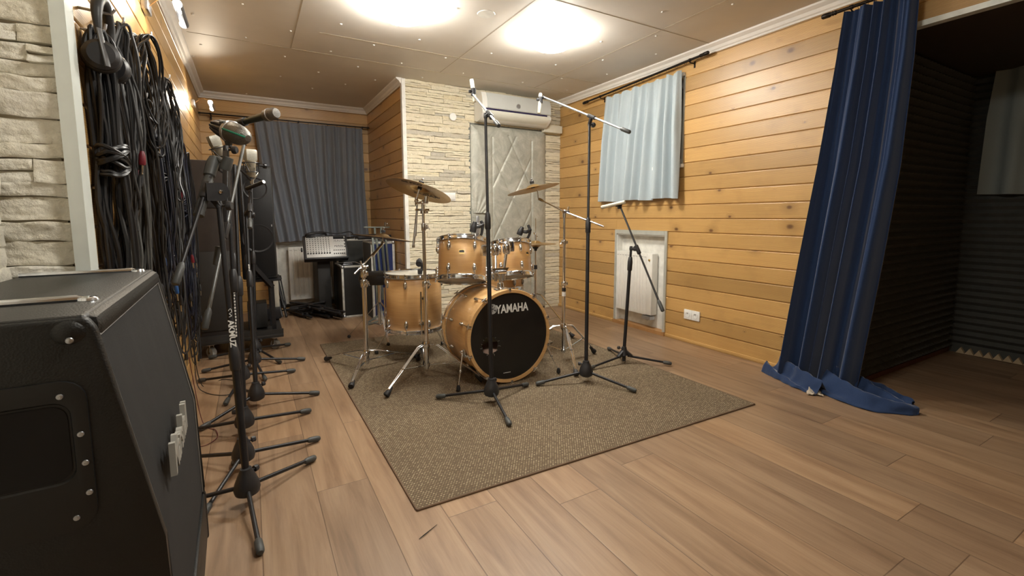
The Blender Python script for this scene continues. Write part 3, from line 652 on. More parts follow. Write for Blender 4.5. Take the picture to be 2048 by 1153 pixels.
# ---------------------------------------------------------------- rug
mb = MB(); q = [(.590, 5.09), (.597, 1.93), (3.067, 1.862), (3.06, 5.02)]
q = [(0.4545, 3.9658, 0.0000), (0.4644, 1.5007, 0.0000), (2.3851, 1.4486, 0.0000)]
c0 = V(q[0][0], q[0][1], 0); c1 = V(q[1][0], q[1][1], 0); c2 = V(q[2][0], q[2][1], 0); c3 = c0+c2-c1
t = thing('area_rug', 'large brown and beige woven rug under the drum kit', 'rug', c1)
m = MB(); m.sheet(2, 2, lambda u, v: c1.lerp(c2, u).lerp(c0.lerp(c3, u), v)+V(0, 0, .006), -.005, (0, 0, 1)); obj('woven_field', m, carpet_m, t)
m = MB(); bw = .012
for a, b in ((c0, c1), (c1, c2), (c2, c3), (c3, c0)): m.tube([a+V(0, 0, .0040), b+V(0, 0, .0040)], .0045, 8)
obj('bound_edge', m, plain('rug_binding', (.15, .095, .055), .8, bump=.5), t)
# ---------------------------------------------------------------- drums
def drumwood():
    t = NT('honey_maple_shell'); co = objc(t); s = t.n('SeparateXYZ', i0=co).outputs
    g = t.noise(t.comb(t.math('MULTIPLY', s[0], 3.0), t.math('MULTIPLY', s[1], 3.0), t.math('MULTIPLY', s[2], 60.0)), 1.6, 5, .6, .3)
    f = t.noise(t.comb(t.math('MULTIPLY', s[0], 20.0), t.math('MULTIPLY', s[1], 20.0), t.math('MULTIPLY', s[2], 300.0)), 1.0, 2)
    c = t.ramp(g, [(.3, (.58, .332, .130)), (.7, (.66, .402, .170))]); k = t.math('ADD', .92, t.math('MULTIPLY', f, .16)); c = t.mix(1.0, c, t.comb(k, k, k), 'MULTIPLY')
    return t.out(c, .4, 0, Coat__Weight=.55, Coat__Roughness=.12)
maple = drumwood()
head_white = plain('frosted_drumhead', (.50, .47, .40), .35, var=.04)
head_black = plain('black_drumhead', (.009, .009, .009), .32, var=.1)
gold = plain('gold_badge', (.70, .50, .20), .3, .8)
def badge(parent, o, ux, uy, nz, s=1.0):
    o = Vector(o); ux = Vector(ux); uy = Vector(uy); m = MB()
    m.prism([(-.019*s, -.016*s), (.017*s, -.016*s), (.017*s, .006*s), (.020*s, .010*s), (.015*s, .017*s), (-.017*s, .017*s), (-.022*s, .010*s), (-.019*s, .004*s)], o, ux, uy, .0015)
    b = obj('badge', m, gold, parent, label='gold and black maker badge')
    m = MB(); m.prism([(-.016*s, -.003*s), (.015*s, -.003*s), (.015*s, .008*s), (.008*s, .013*s), (-.012*s, .011*s), (-.018*s, .006*s)], o+Vector(nz)*.0016, ux, uy, .0008)
    obj('badge_panel', m, plastic_black, b)
def lug(m, o, rad, ax, L):
    """o on the shell, rad outward, ax along the drum axis towards the hoop, L distance to the hoop"""
    o = Vector(o); rad = Vector(rad); ax = Vector(ax); side = rad.cross(ax); R = Matrix((side, ax, rad)).transposed()
    m.ball(o+rad*.004, 1, 14, (.0145, .031, .016), R); m.cyl(o+rad*.012+ax*.01, o+rad*.014+ax*(L+.006), .0028, n=8); m.cyl(o+rad*.014+ax*(L+.004), o+rad*.014+ax*(L+.018), .005, n=8)
    m.box(o+rad*.010+ax*(L-.003), (.018, .008, .018), R, .002)
def drum(name, label, cat, c, axis, rs, h, nl, rot, hd, group=None, two=True, loc=None, bad=None, lab_extra=None):
    """c = centre of the bottom rim"""
    c = Vector(c); ax = Vector(axis).normalized(); R = frame(ax, (1, 0, 0)) ; R = Matrix((R.col[0], R.col[1], R.col[2])).transposed()
    t = thing(name, label, cat, loc or c, group)
    # shells are authored along local z of an oriented mesh so the grain runs round the drum
    m = MB(); m.lathe([(rs-.004, .0), (rs, .004), (rs, h-.004), (rs-.004, h)], c, ax, n=64); sh = obj('shell', m, maple, t, ang=50)
    for nm, zz in (('top_hoop', h), ('bottom_hoop', 0)):
        s = 1 if zz else -1
        m = MB(); m.lathe([(rs+.002, zz-s*.018), (rs+.010, zz-s*.018), (rs+.012, zz-s*.015), (rs+.006, zz-s*.011), (rs+.005, zz+s*.006), (rs+.012, zz+s*.010), (rs+.012, zz+s*.013), (rs+.001, zz+s*.014), (rs-.001, zz+s*.004), (rs+.001, zz-s*.016)] if s > 0 else
                [(rs+.001, zz-s*.016), (rs-.001, zz+s*.004), (rs+.001, zz+s*.014), (rs+.012, zz+s*.013), (rs+.012, zz+s*.010), (rs+.005, zz+s*.006), (rs+.006, zz-s*.011), (rs+.012, zz-s*.015), (rs+.010, zz-s*.018), (rs+.002, zz-s*.018)], c, ax, n=64)
        # close the ring
        obj(nm, m, chrome, t, ang=30)
        m = MB(); m.lathe([(0, zz+s*.0015), (rs-.006, zz+s*.0015), (rs, zz)], c, ax, n=64); obj('drumhead', m, hd if zz else head_white, t)
    for k in range(nl):
        a = rot+2*PI*k/nl; rad = R@Vector((math.cos(a), math.sin(a), 0))
        if two:
            m = MB(); lug(m, c+rad*rs+ax*(h-.060), rad, ax, .060); obj('lug', m, chrome, t)
            m = MB(); lug(m, c+rad*rs+ax*(.060), rad, -ax, .060); obj('lug', m, chrome, t)
        else:
            m = MB(); lug(m, c+rad*rs+ax*(h*.5), rad, ax, h*.5); lug(m, c+rad*rs+ax*(h*.5), rad, -ax, h*.5); obj('lug', m, chrome, t)
    if bad is not None:
        rad = R@Vector((math.cos(bad), math.sin(bad), 0)); badge(t, c+rad*(rs+.0005)+ax*(h*.60), ax.cross(rad), ax, rad, rs/.16)
    return t, R
# bass drum
A = Vector((-.0122, -.9992, .038)).normalized(); C = Vector((1.377, 2.42, .299)); U = Vector((0, 0, 1)).cross(-A).normalized(); U = -U if U.x < 0 else U; Vv = A.cross(U); Vv = -Vv if Vv.z < 0 else Vv
bd = thing('bass_drum', 'honey maple bass drum lying on its side with black front head', 'drum', (C.x, C.y-.2, 0))
rB, dB = .276, .438
def hoopring(m, z0, z1, ri, ro):
    m2 = [(ri, z0), (ro-.002, z0), (ro, z0+.002), (ro, z1-.002), (ro-.002, z1), (ri, z1)]
    R = frame(A, (1, 0, 0)); rs = []
    for k in range(96):
        a = 2*PI*k/96; rs.append([C+R@Vector((r*math.cos(a), r*math.sin(a), z)) for r, z in m2])
    m.rings(rs, False, True)
m = MB(); hoopring(m, -dB+.015, -.015, rB-.008, rB); obj('shell', m, maple, bd, ang=50)
m = MB(); hoopring(m, -.038, 0, rB-.004, .293); obj('front_hoop', m, maple, bd, ang=30)
m = MB(); hoopring(m, -dB, -dB+.038, rB-.004, .293); obj('rear_hoop', m, maple, bd, ang=30)
m = MB(); hoopring(m, -dB+.010, -dB+.022, .2935, .2945); hoopring(m, -dB+.028, -dB+.032, .2935, .2950); obj('hoop_inlay', m, chrome, bd)
m = MB(); hoopring(m, -dB+.040, -dB+.052, rB, rB+.006); hoopring(m, -.050, -.039, rB, rB+.006); obj('counter_hoop', m, chrome, bd)
hc = Vector((1.2370, 2.4300, 0.2560)); hu = (hc-C).dot(U); hv = (hc-C).dot(Vv); m = MB()
def headfn(u, v):
    a = 2*PI*u; jr = .054+.003*math.sin(a*7)+.0025*noise.noise((a*3, 1, 2))
    hx, hy = hu+jr*math.cos(a), hv+jr*math.sin(a); ox, oy = (rB-.003)*math.cos(a), (rB-.003)*math.sin(a)
    x = hx*(1-v)+ox*v; y = hy*(1-v)+oy*v
    return C+U*x+Vv*y-A*.010
m.grid(96, 6, headfn); obj('front_head', m, head_black, bd)
m = MB(); m.lathe([(0, -dB+.008), (rB-.004, -dB+.008)], C, A, n=64); obj('batter_head', m, head_white, bd)
# ragged lip of the sound hole
m = MB(); rnd = random.Random(8)
for k in range(11):
    a = k/11*2*PI+rnd.uniform(-.3, .3); L = rnd.uniform(.004, .018); p = C+U*(hu+.054*math.cos(a))+Vv*(hv+.054*math.sin(a))-A*.009
    d = (U*math.cos(a)+Vv*math.sin(a)); tn = (Vv*math.cos(a)-U*math.sin(a)); m.tube([p, p+A*.006+d*L*.4+tn*.003, p+A*.004+d*L], .0009, 5, sm=4)
obj('torn_edge', m, plain('clear_film', (.45, .44, .40), .25), bd)
m = MB(); m.box(C-A*.15+Vv*(-.160), (.36, .22, .16), None, .05, 4); pl = obj('damping_pillow', m, fabric('pillow_cloth', (.40, .26, .20), (.55, .38, .30)), bd)
# lettering on the head
lp = Vector((1.3991, 2.4150, 0.4716)); lu, lv = (lp-C).dot(U), (lp-C).dot(Vv)
P0 = C+U*lu+Vv*lv-A*.0095
white_print = plain('white_print', (.78, .78, .75), .5, var=0)
m = text_mb('YAMAHA', .073, P0, U, Vv, .0008, .0020, squeeze=.76); 
obj('lettering', m, white_print, bd, ang=20)
lp = Vector((1.2606, 2.4150, 0.4802)); P1 = C+U*((lp-C).dot(U))+Vv*((lp-C).dot(Vv))-A*.0095
m = MB(); Rr = .031
for r0, r1 in ((.0002, Rr),):
    m.rings([[P1+(U*math.cos(a)+Vv*math.sin(a))*r+A*.0004 for r in (r0, r1)] for a in [2*PI*k/48 for k in range(48)]], False, True)
MF = MB()
for k in range(3):
    a = PI/2+k*2*PI/3; d = U*math.cos(a)+Vv*math.sin(a); n_ = Vv*math.cos(a)-U*math.sin(a)
    for q0, q1, s in ((-.6*Rr, Rr*.92, 0),):
        MF.add([P1+d*q0+n_*.0014+A*.0008, P1+d*q0-n_*.0014+A*.0008, P1+d*q1-n_*.0014+A*.0008, P1+d*q1+n_*.0014+A*.0008], [(0, 1, 2, 3)])
    for sgn in (-1, 1):
        b = a+sgn*.22; d2 = U*math.cos(b)+Vv*math.sin(b); n2 = Vv*math.cos(b)-U*math.sin(b)
        MF.add([P1+d*Rr*.40+n2*.0011+A*.0008, P1+d*Rr*.40-n2*.0011+A*.0008, P1+d2*Rr*.85-n2*.0011+A*.0008, P1+d2*Rr*.85+n2*.0011+A*.0008], [(0, 1, 2, 3)])
obj('tuning_forks', MF, head_black, obj('emblem', m, white_print, bd))
lp = Vector((1.3503, 2.4150, 0.0697)); P2 = C+U*((lp-C).dot(U))+Vv*((lp-C).dot(Vv))-A*.0095
m = MB()
for k, (w_, x_) in enumerate([(.006, -.022), (.004, -.014), (.007, -.007), (.005, .001), (.006, .008), (.004, .015), (.006, .022)]): m.box(P2+U*x_, (w_*.9, .0008, .0045), Matrix((U, -A, Vv)).transposed())
obj('small_print', m, white_print, bd)['kind'] = 'stuff'
# claws, T-rods and lugs
RB = [2*PI*(k+.5)/10 for k in range(10)]
for a in RB:
    rad = U*math.cos(a)+Vv*math.sin(a); tn = Vv*math.cos(a)-U*math.sin(a); R3 = Matrix((tn, A, rad)).transposed()
    for fr in (1, 0):
        z0 = -.05 if fr else -dB+.05; s = 1 if fr else -1; ez = .004 if fr else -dB-.004
        m = MB(); m.box(C+rad*.2975+A*(ez-s*.018), (.016, .030, .006), R3, .002); m.box(C+rad*.290+A*(ez), (.016, .006, .020), R3, .002)
        m.cyl(C+rad*.302+A*(ez-s*.012), C+rad*.296+A*(z0-s*.075), .003, n=8); m.tube([C+rad*.302+A*(ez-s*.004)-tn*.018, C+rad*.302+A*(ez-s*.004)+tn*.018], .0035, 8)
        m.ball(C+rad*(rB+.010)+A*(z0-s*.085), 1, 12, (.011, .024, .013), R3); obj('claw_and_lug', m, chrome, bd)
for sx, top, ft in ((-1, C-A*.085+U*-.262+Vv*-.085, Vector((1.0313, 2.4471, 0.0000))), (1, C-A*.085+U*.262+Vv*-.085, Vector((1.7290, 2.3973, 0.0000)))):
    out = Vector((sx*.034, -.01, 0)); m = MB(); m.box(top+out*.3, (.030, .036, .05), None, .006)
    m.cyl(top+out*1.0, top+out*1.0+V(0, 0, .012), .009)
    f2 = ft+V(0, 0, .028); mid = (top+out).lerp(f2, .52); m.cyl(top+out, mid, .0062, n=12); m.cyl(mid, f2, .0042, n=12); m.cyl(mid-V(0, 0, .006), mid+V(0, 0, .006), .008, n=12)
    sp = obj('spur', m, chrome, bd); m = MB(); m.lathe([(0, .006), (.010, .006), (.013, .012), (.013, .020), (.008, .040), (0, .042)], ft, (f2-ft), n=14); obj('rubber_foot', m, rubber, sp)
# toms
zt = V(0, 0, 1)
t1c = Vector((1.2337, 2.8332, 0.6153)); t1x = (Vector((1.2482, 2.8812, 0.8881))-t1c)
tm1, _ = drum('tom_drum', 'larger honey maple tom on the left of the bass drum holder', 'drum', t1c, (.145, .25, 1), .162, .268, 6, -.95, head_white, 'rack toms', bad=-.416)
t2c = Vector((1.6911, 2.9397, 0.5987)); 
tm2, _ = drum('tom_drum', 'smaller honey maple tom on the right of the bass drum holder', 'drum', t2c, (.065, .265, 1), .146, .246, 6, .0, head_white, 'rack toms', bad=.47)
ftc = Vector((1.0464, 3.3096, 0.2154)); ftm, _ = drum('floor_tom', 'deep honey maple floor tom standing on three bent legs', 'drum', ftc, (0, 0, 1), .205, .405, 8, .2, head_white, loc=(ftc.x, ftc.y, 0), bad=.07)
for px, (a, rr) in enumerate([(math.radians(-95), .212), (math.radians(-210), .212), (math.radians(25), .212)]):
    r = Vector((math.cos(a), math.sin(a), 0)); b = ftc+r*.222; zz = V(0, 0, 1); m = MB()
    m.tube([b+zz*(.30), b+zz*.0+zz*-.06, b+r*.035+zz*(-ftc.z+.10), b+r*.07+zz*(-ftc.z+.042)+Vector((0, 0, 0)), b+r*.075+zz*(-ftc.z+.022)], .0052, 10)
    m.box(b-r*.008+zz*.07, (.030, .030, .026), None, .005); m.tube([b+zz*.07-Vector((-r.y, r.x, 0))*.02, b+zz*.07+Vector((-r.y, r.x, 0))*.026], .004, 8)
    lg = obj('leg', m, chrome, ftm); m = MB(); p = b+r*.075-zz*ftc.z; m.lathe([(0, .006), (.014, .006), (.016, .014), (.012, .034), (.007, .04), (0, .04)], p, zt, n=14); obj('rubber_foot', m, rubber, lg)
# snare on its stand
snc = Vector((1.8267, 3.3543, 0.4526)); sn, _ = drum('snare_drum', 'honey maple snare drum half hidden behind the right tom', 'drum', snc, (0, 0, 1), .176, .115, 10, .1, head_white, two=False)
t = thing('snare_stand', 'chrome snare stand hidden behind the bass drum', 'drum stand', (snc.x, snc.y, 0)); m = MB(); m.cyl((snc.x, snc.y, .10), (snc.x, snc.y, snc.z-.09), .011); obj('pole', m, chrome, t)
for k in range(3):
    a = .5+k*2.094; r = Vector((math.cos(a), math.sin(a), 0)); c = V(snc.x, snc.y, 0); m = MB(); m.tube([c+V(0, 0, .25), c+r*.10+V(0, 0, .2), c+r*.27+V(0, 0, .02)], .007, 8, sm=4); l = obj('leg', m, chrome, t)
    m = MB(); m.tube([c+V(0, 0, snc.z-.09), c+r*.12+V(0, 0, snc.z-.05), c+r*.185+V(0, 0, snc.z-.024), c+r*.200+V(0, 0, snc.z-.020)], .005, 8); obj('basket_arm', m, chrome, t)
    m = MB(); m.ball(c+r*.275+V(0, 0, .016), .013, 10); obj('rubber_foot', m, rubber, l)
# tom holder on the bass drum
hb = Vector((1.3933, 2.5790, 0.5850)); 
t = bd
p0 = hb-V(0, 0, .03); p1 = Vector((1.3982, 2.6140, 0.6858)); p1.x, p1.y = hb.x, hb.y+.01
m = MB(); m.lathe([(.0, 0), (.038, 0), (.036, .014), (.024, .026), (.020, .06), (.018, .062), (0, .062)], p0, zt, n=24); m.box(p0+V(0, 0, .012), (.075, .06, .020), None, .006)
m.cyl(p0+V(0, 0, .05), p1, .010); m.prism([(-.062, .020), (.062, .020), (.034, -.020), (-.034, -.020)], p1+V(0, .015, .006), (1, 0, 0), (0, 0, 1), .03); m.cyl(p1+V(-.03, -.03, .002), p1+V(.03, -.03, .002), .011)
th = obj('tom_holder', m, chrome, bd)
for px, tc, rs_ in ((-1, t1c, .162), (1, t2c, .146)):
    top = Vector((1.3878, 2.6374, 0.8291)) if px < 0 else Vector((1.4546, 2.6059, 0.8382)); m = MB()
    base = p1+V(px*.030, 0, 0); m.cyl(base, top-V(0, 0, .02), .0105); m.cyl(base+V(0, 0, -.06), base, .0095)
    m.lathe([(0, -.04), (.020, -.04), (.026, -.028), (.028, .012), (.022, .028), (.014, .036), (0, .038)], top, zt, n=20); m.ball(top+V(0, -.012, .004), .016, 14); m.cyl(top+V(-.02, -.012, .0), top+V(.02, -.012, .0), .010)
    tgt = Vector((tc.x, tc.y, top.z+.005)); d = (tgt-top); L = d.length-rs_; d.normalize(); m.cyl(top, top+d*max(L-.012, .012), .009)
    m.box(top+d*(L-.008)+V(0, 0, -.01), (.05, .05, .075), frame(d, (0, 0, 1)) @ Matrix.Rotation(PI/2, 3, 'X') if False else None, .010)
    obj('holder_arm', m, chrome, th)
# ---------------------------------------------------------------- cymbals and stands
cym_m = brass_mat('bronze_cymbal', (.62, .42, .17), (.34, .20, .075))
def cymbal(label, c, ax, r, mat=cym_m, txt=None, ang=0):
    c = Vector(c); ax = Vector(ax).normalized(); R = frame(ax, (1, 0, 0)); t = thing('cymbal', label, 'cymbal', c, 'cymbals of the drum kit')
    b = .062/.20*r if False else .055
    prof = [(.006, .024), (b*.35, .022), (b*.75, .014), (b, .003), (b*1.15, .0), (r*.6, -.005), (r*.85, -.010), (r, -.015), (r, -.0162), (r*.85, -.0115), (r*.6, -.0065), (b*1.15, -.0012), (b, .0015), (b*.75, .0125), (b*.35, .0205), (.006, .0225)]
    rs = []
    for k in range(96):
        a = 2*PI*k/96; rs.append([c+R@Vector((q*math.cos(a), q*math.sin(a), z)) for q, z in prof])
    m = MB(); m.rings(rs, False, True)
    me = obj('bronze_disc', m, mat, t, ang=60)
    m = MB(); m.lathe([(0, .030), (.016, .030), (.017, .046), (.014, .05), (0, .05)], c, ax, n=16); m.lathe([(0, -.004), (.014, -.004), (.015, .024), (0, .026)], c, ax, n=16); obj('felt_washers', m, plastic_black, t)
    m = MB(); m.cyl(c+ax*.05, c+ax*.066, .004); m.tube([c+ax*.056-R.col[0]*.014+ax*.010, c+ax*.056, c+ax*.056+R.col[0]*.014+ax*.010], .004, 8); obj('wing_nut', m, chrome, t)
    return t, R
def cone_foot(m, tip, d, L=.055):
    tip = Vector(tip); d = Vector(d).normalized(); m.lathe([(0, 0), (.017, .0), (.019, .008), (.017, .02), (.010, L*.8), (.008, L), (0, L)], tip, -d, n=16)
def cymbal_stand(label, c, zc, zb, tips, segs, collars, wings):
    """c: pole x,y; zc collar height, zb lowest end; tips: feet; segs: (z0,z1,r)"""
    c = V(c[0], c[1], 0); t = thing('cymbal_stand', label, 'cymbal stand', c, 'chrome cymbal stands')
    for z0, z1, r in segs: m = MB(); m.cyl(c+V(0, 0, z0), c+V(0, 0, z1), r, n=20); obj('tube', m, chrome, t)
    for z, r, h in collars: m = MB(); m.lathe([(0, -h/2), (r*.9, -h/2), (r, -h*.4), (r, h*.4), (r*.9, h/2), (0, h/2)], c+V(0, 0, z), zt, n=20); m.box(c+V(r, -r*.3, z), (.02, .014, h*.6), None, .003); obj('clamp_collar', m, chrome, t)
    for z, a in wings: d = Vector((math.cos(a), math.sin(a), .3)); m = MB(); m.cyl(c+V(0, 0, z), c+V(0, 0, z)+Vector((d.x, d.y, 0))*.026, .005); p = c+V(0, 0, z)+Vector((d.x, d.y, 0))*.026; m.tube([p+V(0, 0, .014), p, p+Vector((d.x, d.y, 0))*.012-V(0, 0, .016)], [.003, .005, .004], 8); obj('wing_bolt', m, chrome, t)
    m = MB(); m.lathe([(0, -.022), (.020, -.022), (.022, -.012), (.022, .012), (.018, .022), (0, .022)], c+V(0, 0, zc), zt, n=20)
    obj('leg_collar', m, chrome, t); m = MB(); m.lathe([(0, -.012), (.019, -.012), (.019, .012), (0, .012)], c+V(0, 0, zb+.02), zt, n=20); obj('brace_collar', m, chrome, t)
    for tp in tips:
        f = V(tp[0], tp[1], .03); r = (f-c); r.z = 0; r.normalize(); side = Vector((-r.y, r.x, 0)); top = c+r*.028+V(0, 0, zc+.004); kn = c+r*.075+V(0, 0, zc-.002)
        m = MB()
        for s in (-1, 1): m.tube([top+side*s*.009, kn+side*s*.009, kn.lerp(f, .5)+side*s*.008, f+side*s*.003-(f-kn).normalized()*.03], .0036, 6)
        m.beam(kn, kn.lerp(f, .94), .017, .003, up=(0, 0, 1)); l = obj('leg', m, chrome, t)
        m = MB(); q = kn.lerp(f, .5); m.beam(c+r*.02+V(0, 0, zb+.02), q, .012, .003); m.cyl(q-side*.012, q+side*.012, .005, n=8); obj('brace', m, chrome, t)
        m = MB(); d = (f-kn).normalized(); cone_foot(m, V(tp[0], tp[1], .016)+V(0, 0, 0), d if d.z < -.1 else Vector((r.x*.8, r.y*.8, -.6)), .06); obj('rubber_foot', m, rubber, l)
    return t
# left crash
cs = V(.94, 2.74, 0)
zt1 = (0.9580, 2.7850, 1.1118)[2]
s1 = cymbal_stand('tall chrome stand holding the tilted crash cymbal', cs, Vector((0.9565, 2.7486, 0.2311)).z, Vector((0.9478, 2.7349, 0.0777)).z, [(0.6305, 2.5696, 0.0000), (1.2233, 2.5052, 0.0000), (1.0099, 3.1395, 0.0000)], [(Vector((0.9475, 2.7344, 0.0713)).z, .62, .0128), (.60, .98, .0105), (.96, zt1-.02, .0085)], [(.62, .017, .035), (.98, .0145, .045), (zt1-.04, .018, .02)], [(.63, -.4), (.98, -.6)])
pv = Vector((cs.x, cs.y, zt1)); m = MB(); m.cyl(pv-V(0, 0, .03), pv+V(0, 0, .012), .011); m.ball(pv+V(-.008, -.02, .018), .015, 14); m.cyl(pv+V(-.05, -.02, .012), pv+V(.015, -.02, .022), .007); m.lathe([(0, 0), (.012, 0), (.016, .012), (.014, .045), (0, .05)], pv+V(.012, -.02, .012), (.1, 0, 1), n=14); obj('tilter', m, chrome, s1)
crc = Vector((0.9290, 2.7680, 1.2159)); cr_ax = Vector((-.36, .02, 1)) 
bp = Vector((0.9120, 2.7804, 1.1423)); m = MB(); m.ball(bp, .014, 14); m.cyl(bp-V(0, 0, .03), bp+V(0, 0, .02), .010); m.cyl(bp+V(0, 0, .015), crc+V(0, 0, -.0), .0048)
m.cyl(bp+V(.0, -.01, -.03), Vector((0.8911, 2.7542, 0.9229)), .0062); m.beam(bp+V(-.01, -.01, -.055), bp+V(.075, -.01, -.055), .02, .012); obj('cymbal_arm', m, chrome, s1)
m = MB(); e = Vector((0.8772, 2.7554, 0.8674)); m.cyl(bp+V(0, -.01, -.05).lerp(V(0,0,0),0), e, .0072); m.lathe([(0, 0), (.009, 0), (.009, .014), (0, .016)], e, (0, 0, -1), n=12); obj('counter_arm', m, chrome, s1)
CRT = V(.36, .09, 1)
c1t, RC = cymbal('large bronze crash cymbal tilted on the tall stand left of the toms', crc, CRT, .205)
# printed lettering on the underside
dk = plain('dark_print', (.05, .03, .015), .6)
nz = CRT.normalized(); ux = Vector((.867, -.498, 0)); ux = (ux-nz*ux.dot(nz)).normalized(); uy = (-nz).cross(ux)
m = text_mb('SABIAN', .046, crc+uy*-.085-nz*.0085+ux*.035, ux, uy, .0006, .001, squeeze=1.15); m.m = 0; obj('printed_name', m, dk, c1t)
m = text_mb('B8 PRO', .040, crc+uy*.125-nz*.0095-ux*.02, ux, uy, .0006, .001, squeeze=1.0); obj('printed_model', m, dk, c1t)
# left ride, low
c2p = V(.645, 3.12, 0)
za, zb_ = Vector((0.6822, 3.3573, 0.1285)).z, Vector((0.6818, 3.3567, 0.1213)).z-.10
s2 = cymbal_stand('short chrome boom stand under the flat ride cymbal', c2p, za, max(.05, zb_), [(0.4307, 3.4823, 0.0000), (0.4819, 2.8163, 0.0000), (1.03, 3.20, 0)], [(max(.05, zb_), .585, .016), (.57, .70, .011)], [(.60, .024, .05), (.665, .020, .05)], [(.60, -.5)])
pj = Vector((0.7098, 3.4081, 0.6768)); m = MB(); m.cyl(V(c2p.x, c2p.y, .69), V(c2p.x, c2p.y, pj.z+.01), .012); m.ball(pj, .022, 14); m.cyl(pj+V(-.03, 0, -.008), pj+V(.03, 0, .008), .012); m.tube([pj, pj+V(-.02, -.01, .03), pj+V(-.028, -.012, .05)], .006, 8); obj('tilter', m, chrome, s2)
re = Vector((0.8956, 3.5764, 0.8413)); m = MB(); m.cyl(Vector((0.6412, 3.4074, 0.6337)), re, .0068); m.cyl(pj.lerp(re, .45), pj.lerp(re, 1.0), .009); m.cyl(re, re+V(0, 0, .045), .005); m.ball(re, .014, 12); obj('boom_arm', m, chrome, s2)
rdc = re+V(0, 0, .052)
cymbal('dark bronze ride cymbal lying almost flat in front of the flight cases', rdc, (.159, .035, 1), .238, brass_mat('aged_bronze_cymbal', (.34, .23, .11), (.17, .10, .045)))
# right crash
c3p = V(1.925, 2.61, 0)
s3_ = cymbal_stand('chrome boom stand with a long arm behind the right side of the bass drum', c3p, .255, .06, [(2.2220, 2.6170, 0.0000), (1.7912, 2.2841, 0.0000), (1.62, 2.80, 0)], [(.06, .565, .0135), (.55, .86, .0105), (.84, 1.05, .0085)], [(.565, .018, .03), (.86, .0155, .035)], [(.57, .3), (.865, -2.9)])
m = MB(); m.cyl(c3p+V(0, 0, .51), c3p+V(0, 0, .535), .0145); obj('memory_lock', m, plastic_black, s3_); m = MB(); m.cyl(c3p+V(0, 0, .475), c3p+V(0, 0, .505), .0145); obj('sticker', m, white_print, s3_)
pj = V(c3p.x, c3p.y, Vector((1.9600, 2.6458, 1.0731)).z); m = MB(); m.ball(pj, .017, 14); m.cyl(pj-V(0, 0, .04), pj, .013); m.cyl(pj+V(-.02, -.012, 0), pj+V(.028, -.012, .0), .010); m.tube([pj+V(.02, -.012, .01), pj+V(.026, -.016, .038)], .006, 8); obj('tilter', m, chrome, s3_)
e0 = Vector((2.0234, 2.3074, 0.9722)); e1 = Vector((1.8987, 2.8897, 1.1684)); m = MB(); m.cyl(e0, pj, .0062); m.cyl(pj, e1, .0052); m.ball(e1, .013, 12); m.lathe([(0, 0), (.012, 0), (.013, .02), (.007, .05), (0, .05)], e1, (pj-e1), n=12); m.cyl(e1+V(-.008, 0, 0), e1+V(-.02, 0, .07), .0048); obj('boom_arm', m, chrome, s3_)
cymbal('bronze crash cymbal tilted towards the door, right of the kit', Vector((1.8723, 2.9390, 1.2593)), (-.166, .153, 1), .200)
# hi-hat
hp = Vector((2.1440, 3.3237, 0.3643)); hp.z = 0
t = thing('hi_hat_stand', 'chrome hi-hat stand with closed pair of cymbals behind the right tom', 'hi-hat', hp)
m = MB(); m.cyl(hp+V(0, 0, .05), hp+V(0, 0, .60), .0125); obj('tube', m, chrome, t); zh = Vector((2.1726, 3.3608, 0.8048)).z; m = MB(); m.cyl(hp+V(0, 0, .58), hp+V(0, 0, zh-.03), .009); obj('tube', m, chrome, t); m = MB(); m.cyl(hp+V(0, 0, zh-.03), hp+V(0, 0, zh+.22), .003, n=8); obj('pull_rod', m, chrome, t)
m = MB(); m.lathe([(0, -.06), (.012, -.06), (.015, -.045), (.026, -.036), (.027, -.022), (0, -.02)], hp+V(0, 0, zh), zt, n=18); obj('cymbal_seat', m, plastic_black, t)
m = MB(); m.cyl(hp+V(0, 0, .585), hp+V(0, 0, .62), .016); obj('clamp_collar', m, plastic_black, t); m = MB(); m.cyl(hp+V(0, 0, zh+.035), hp+V(0, 0, zh+.085), .010); m.tube([hp+V(-.02, 0, zh+.10), hp+V(0, 0, zh+.075), hp+V(.02, 0, zh+.065)], .005, 8); obj('clutch', m, chrome, t)
for s in (1, -1):
    rs = []; 
    for k in range(72):
        a = 2*PI*k/72; rs.append([hp+V(q*math.cos(a), q*math.sin(a), zh+s*z) for q, z in [(.006, .030), (.03, .026), (.048, .014), (.055, .010), (.12, .006), (.178, .001), (.178, .0002), (.12, .005), (.055, .009), (.045, .013), (.006, .028)]])
    m = MB(); m.rings(rs, False, True); obj('hi_hat_cymbal', m, cym_m, t, ang=60)
for a in (-.9, 1.2, 3.3):
    r = Vector((math.cos(a), math.sin(a), 0)); m = MB(); f = hp+r*.34+V(0, 0, .03); kn = hp+r*.05+V(0, 0, .36); m.beam(kn, f, .016, .004); m.tube([hp+V(0, 0, .37), kn], .006, 6); m.beam(hp+V(0, 0, .10), kn.lerp(f, .55), .012, .003); l = obj('leg', m, chrome, t); m = MB(); cone_foot(m, hp+r*.345+V(0, 0, .014), Vector((r.x*.7, r.y*.7, -.6)), .05); obj('rubber_foot', m, rubber, l)
m = MB(); m.box(hp+V(-.08, -.18, .03), (.09, .28, .012), Matrix.Rotation(.12, 3, 'X'), .003); obj('foot_pedal', m, steel, t)
